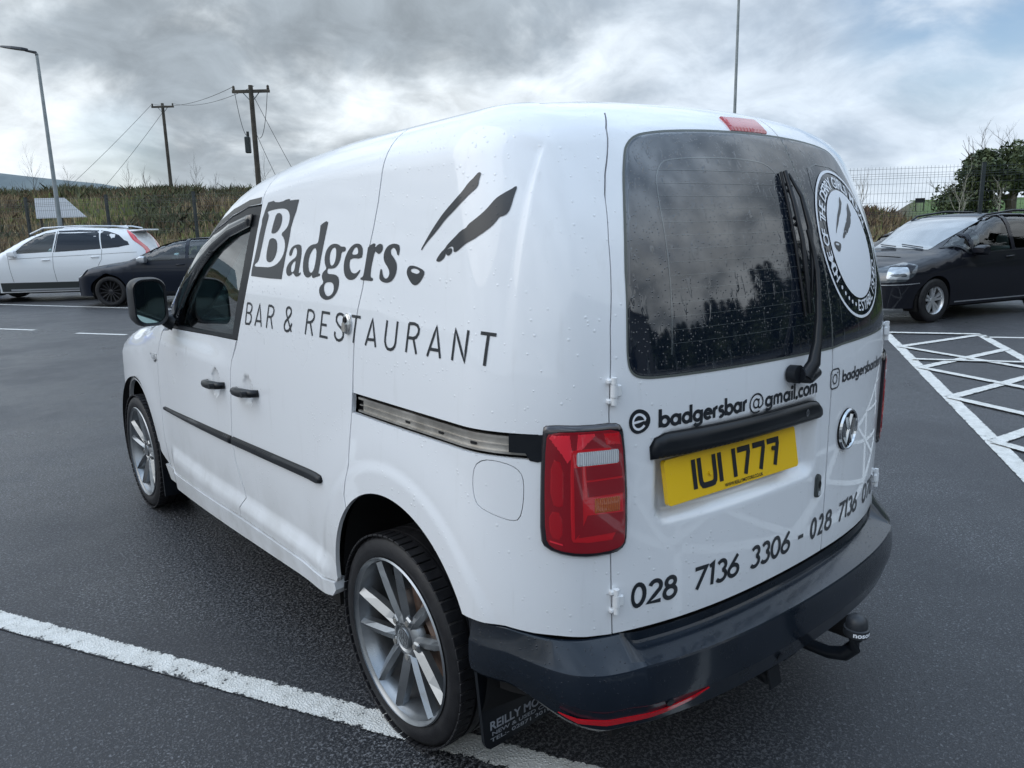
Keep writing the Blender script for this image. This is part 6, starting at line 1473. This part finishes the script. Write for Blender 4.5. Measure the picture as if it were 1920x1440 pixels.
seamdoor=lambda a:[list(x) for x in a]
# white estate-like off-roader
def xc_extra(root,sh,f):
    t=MB()
    for sx in (-1,1): t=MB();t.tube([(sx*.60,2.0-.30,1.565),(sx*.60,1.40,1.70),(sx*.60,.6,1.735),(sx*.59,-.2,1.715),(sx*.58,-.45,1.665)],.018,8);t.build('roof_rail',M_SILV,root,auto=60)
    mb=MB();mb.box((0,-.66,1.60),(1.15,.36,.035),rx=R(-6),bev=.012);mb.build('tailgate_spoiler',M_PWHITE,root,auto=40)
    mb=MB();V=[(-.03,-.10,1.69),(.03,-.10,1.69),(.012,-.26,1.745),(-.012,-.26,1.745),(-.03,-.30,1.665),(.03,-.30,1.665)];mb.add(V,[(0,1,2,3),(3,2,5,4),(0,3,4),(1,5,2)]);mb.build('roof_aerial',M_PWHITE,root)
XC=dict(roof=([-1.0,-.6,0,.8,1.3,1.75,2.1,2.4,2.8,3.2,3.5,3.8],[1.52,1.61,1.67,1.70,1.66,1.50,1.31,1.15,1.08,1.00,.88,.62]),w=([.3,.6,.8,1.0,1.15,1.4,1.6],[.88,.935,.945,.925,.89,.79,.69]),
  nose=3.70,tail=-.92,tl=.60,wb=2.77,arch=.375,rim=.235,sp=5,sw=.030,twin=True,wm=M_BRIGHT,paint=M_PWHITE,tx=.90,mir=(1.98,1.12),ws=(1.42,2.40),handles=[(1.30,.965),(.22,1.01)],hr=1.22,
  wins=[([(2.02,1.115),(1.16,1.15),(1.10,1.535),(1.33,1.50),(1.55,1.41),(1.78,1.28)],'c'),([(1.08,1.155),(.10,1.205),(.16,1.53),(.6,1.55),(1.03,1.54)],'p'),([(.05,1.21),(-.30,1.235),(-.50,1.28),(-.48,1.345),(-.30,1.44),(-.05,1.505),(.10,1.525)],'p')],
  trim=[[(1.12,1.14),(1.06,1.54)]],seams=[[(2.12,1.06),(2.10,.80),(2.06,.47)],[(1.14,1.13),(1.15,.80),(1.12,.46)],[(.06,1.18),(.08,.95),(.20,.74)],[(2.1,1.0),(1.15,1.035),(.1,1.07),(-.6,1.10)]],
  bits=[('sill_cladding',[(2.35,.255),(2.35,.46),(1.2,.455),(.42,.455),(.40,.26)],M_CLAD,.014,.01),('sill_strip',[(2.15,.275),(2.15,.31),(.55,.31),(.55,.275)],M_SILV,.03,.02),
        ('tail_light',[(-.42,1.60),(-.50,1.615),(-.72,1.38),(-.92,1.22),(-.96,1.14),(-.90,1.02),(-.80,.95),(-.66,.945),(-.72,1.02),(-.78,1.13),(-.74,1.20),(-.62,1.34)],mat('tail_red',(.62,.02,.03),.2,0,1.0),.006,.008),
        ('headlight',[(2.95,.80),(3.35,.74),(3.45,.62),(3.2,.64),(3.0,.70)],M_HEADL,.004,.004)],extra=xc_extra)
car('white_suv','white off-road estate car with roof rails, dark cladding and tall red tail lights','car',(2.98,19.1),302,XC)
def hatch(paint,wm,seatm=None,extra=None):
    return dict(roof=([-.95,-.4,.3,.9,1.3,1.7,2.05,2.35,2.8,3.15,3.4,3.6],[1.25,1.38,1.42,1.42,1.36,1.23,1.07,.965,.90,.82,.68,.5]),w=([.25,.5,.75,.9,1.0,1.2,1.4],[.84,.885,.90,.885,.855,.76,.67]),
  nose=3.48,tail=-.84,tl=.75,wb=2.65,arch=.36,rim=.235,sp=14,sw=.011,wm=wm,paint=paint,mir=(1.86,.985),ws=(1.25,2.32),handles=[(1.12,.86),(.12,.89)],hm=paint,mm=M_SILV,
  wins=[([(1.98,.955),(1.02,.985),(1.03,1.315),(1.28,1.285),(1.62,1.16)],'c'),([(.95,.99),(.18,1.02),(.28,1.29),(.6,1.33),(.96,1.325)],'c'),([(.10,1.025),(-.25,1.06),(.02,1.22),(.20,1.275)],'p')],
  trim=[[(2.02,.945),(1.0,.975),(-.28,1.045)]],seams=[[(2.10,.92),(2.12,.6),(2.02,.28)],[(.98,.96),(1.0,.6),(.96,.28)],[(.12,.98),(.14,.7),(.32,.5)]],
  bits=[('headlight',[(3.02,.76),(3.26,.76),(3.50,.70),(3.56,.64),(3.50,.58),(3.22,.60),(3.08,.66)],M_HEADL,.004,.004),('lower_trim',[(3.25,.26),(3.45,.24),(3.7,.26),(3.7,.36),(3.55,.34),(3.4,.30)],M_SILV,.010,.01),('grille',[(3.85,.46),(3.85,.66),(4.15,.66),(4.28,.60),(4.28,.46)],M_BLACKP,.004,.004),('sill_strip',[(2.25,.25),(2.25,.30),(.40,.30),(.40,.25)],M_BLACKP,.010,.01)],hr=1.06,extra=extra)
car('dark_hatchback','dark blue hatchback with black multi-spoke wheels parked in front of the white car','car',(4.707,15.377),306.8,hatch(M_PNAVY,M_BLKAL))
car('blue_car','bright blue car showing only a corner behind the white estate at the left edge','car',(-.20,22.75),302,hatch(M_PBLUE,M_BRIGHT))
def sv_extra(root,sh,f):
    for sx in (-1,1): t=MB();t.tube([(sx*.57,1.42,1.47),(sx*.58,1.28,1.535),(sx*.575,.6,1.60),(sx*.57,-.1,1.585),(sx*.56,-.45,1.52)],.016,8);t.build('roof_rail',M_BLACKP,root,auto=60)
    # wiper arms on the screen
    for x0,x1 in ((-.42,.05),(.10,.50)):
        P,_=sh.top(np.array([x0*.9,x1*.85]),np.array([2.36,2.28]),.02);t=MB();t.tube([P[0],P[1]],.008,6);t.build('wiper',M_BLACKP,root)
SV=dict(roof=([-.9,-.5,.2,.9,1.35,1.7,2.05,2.38,2.7,3.0,3.3,3.5,3.7],[1.44,1.51,1.555,1.565,1.50,1.365,1.20,1.055,.995,.935,.855,.74,.5]),w=([.25,.5,.75,.95,1.05,1.3,1.5],[.84,.885,.90,.89,.865,.775,.70]),
  nose=3.54,tail=-.80,tl=.45,wb=2.68,arch=.355,rim=.205,sp=5,sw=.024,twin=True,wm=M_BRIGHT,paint=M_PBLACK,mir=(1.88,1.03),ws=(1.32,2.40),handles=[(1.08,.91),(.08,.93)],hm=M_PBLACK,
  wsm=mat('screen_glass',(.12,.14,.16),.04,0,1.0,0.0,spec=.9),seatm=M_SEATL,
  wins=[([(2.26,.985),(1.97,.985),(1.90,1.19)],'c'),([(1.90,.99),(1.00,1.02),(1.02,1.45),(1.25,1.44),(1.55,1.33),(1.83,1.19)],'c'),([(.92,1.025),(.06,1.05),(.12,1.39),(.45,1.45),(.93,1.455)],'c'),([(-.02,1.055),(-.50,1.09),(-.35,1.30),(.04,1.39)],'p')],
  trim=[[(1.94,.985),(1.87,1.20)],[(2.3,.972),(1.0,1.005),(-.5,1.07)]],seams=[[(2.16,.95),(2.20,.6),(2.10,.28)],[(.96,1.0),(.98,.6),(.95,.28)],[(.02,1.02),(.04,.7),(.30,.45)],[(2.9,.70),(2.2,.80),(1.0,.86),(-.5,.88)]],
  bits=[('headlight',[(3.02,.755),(3.15,.785),(3.42,.735),(3.72,.69),(3.72,.60),(3.42,.585),(3.15,.625)],M_HLDARK,.005,.006),('headlight_lens',rrect(3.12,.655,3.29,.745,.02),M_HLLENS,.009,.004),('headlight_lens',rrect(3.42,.625,3.56,.700,.02),M_HLLENS,.009,.004),('headlight_rim',[(3.0,.60),(3.4,.570),(3.75,.585),(3.75,.575),(3.4,.558),(3.0,.59)],M_SILV,.007,.004),('grille',[(3.74,.60),(3.74,.69),(4.33,.69),(4.33,.60)],M_BLACKP,.005,.004),
        ('sill_strip',[(2.2,.27),(2.2,.285),(.45,.285),(.45,.27)],M_SILV,.008,.008),('plate',[(3.98,.38),(3.98,.49),(4.33,.49),(4.33,.38)],M_VWHITE,.012,.01)],extra=sv_extra)
car('black_people_carrier','black family car with silver wheels and roof rails parked beyond the hatched bay','car',(12.78,2.93),284.7,SV)
# ================================================================ BEHIND THE VIEWPOINT (seen mirrored in glass and paint)
rgb=random.Random(4);conv=MB();twg=MB()
gg=np.random.default_rng(2);Pq=[];CONES=[]
def conifer(x,y,h,r):
    CONES.append((x,y,h,r));n=int(620);zz=gg.random(n)**.8
    for t_ in zz:
        if Pq is None: break
        a=gg.uniform(0,6.28);rr=r*(1-t_)*gg.uniform(.55,1.1)+.15;q=np.array([x+rr*math.cos(a),y+rr*math.sin(a),.6+h*t_]);s=.42*gg.uniform(.6,1.3);d=np.array([math.cos(a),math.sin(a),-.35]);e=np.array([-math.sin(a),math.cos(a),.1*gg.normal()])
        Pq.extend([q-d*s,q+e*s*.6,q+d*s*1.2,q-e*s*.6])
for k in range(46):
    az=R(80+k*2.1);D=36+rgb.uniform(-4,5);h=rgb.uniform(5.5,8.5)+(2.5 if 12<k<22 else 0)
    conifer(CAM[0]+D*math.sin(az),CAM[1]+D*math.cos(az),h,rgb.uniform(2.0,3.0))
cores=MB()
for (x,y,h,r) in CONES: cores.lathe([(0,r*.55),(h*.25,r*.62),(h*.6,r*.38),(h*.97,.02)],'z',(x,y,.3),7)
k=len(Pq)//4;Fq=[(4*i,4*i+1,4*i+2,4*i+3) for i in range(k)];n0=len(Pq);Pq=list(Pq)+cores.V;Fq+=[tuple(a+n0 for a in f) for f in cores.F]
tag(mk('tree_belt',Pq,Fq,M_IVY,smooth=False),kind='stuff')
bl_=tag(empty('showroom',(-5.0,-18,0)),'grey gabled building seen only as a dark reflection in the rear window','building');bpy.context.view_layer.update()
w_,l_,h1,h2=9,14,4.6,7.2
V=[(-w_,-l_,0),(w_,-l_,0),(w_,l_*.2,0),(-w_,l_*.2,0),(-w_,-l_,h1),(w_,-l_,h1),(w_,l_*.2,h1),(-w_,l_*.2,h1),(0,-l_,h2),(0,l_*.2,h2)]
mk('wall',V,[(0,1,5,4),(1,2,6,5),(2,3,7,6),(3,0,4,7),(4,5,8),(7,9,6)],mat('wall_cladding',(.11,.115,.12),.7),bl_,smooth=False)
mk('roof',[(-w_-.3,-l_-.3,h1-.05),(0,-l_-.3,h2+.06),(0,l_*.2+.3,h2+.06),(-w_-.3,l_*.2+.3,h1-.05),(w_+.3,-l_-.3,h1-.05),(w_+.3,l_*.2+.3,h1-.05)],[(0,1,2,3),(1,4,5,2)],mat('roof_sheet',(.06,.065,.07),.6),bl_,smooth=False)
for k in range(4):
    mb=MB();mb.box((-6+4*k,l_*.2+.02,1.5),(2.6,.05,2.4));mb.build('window',M_PRIV,bl_)
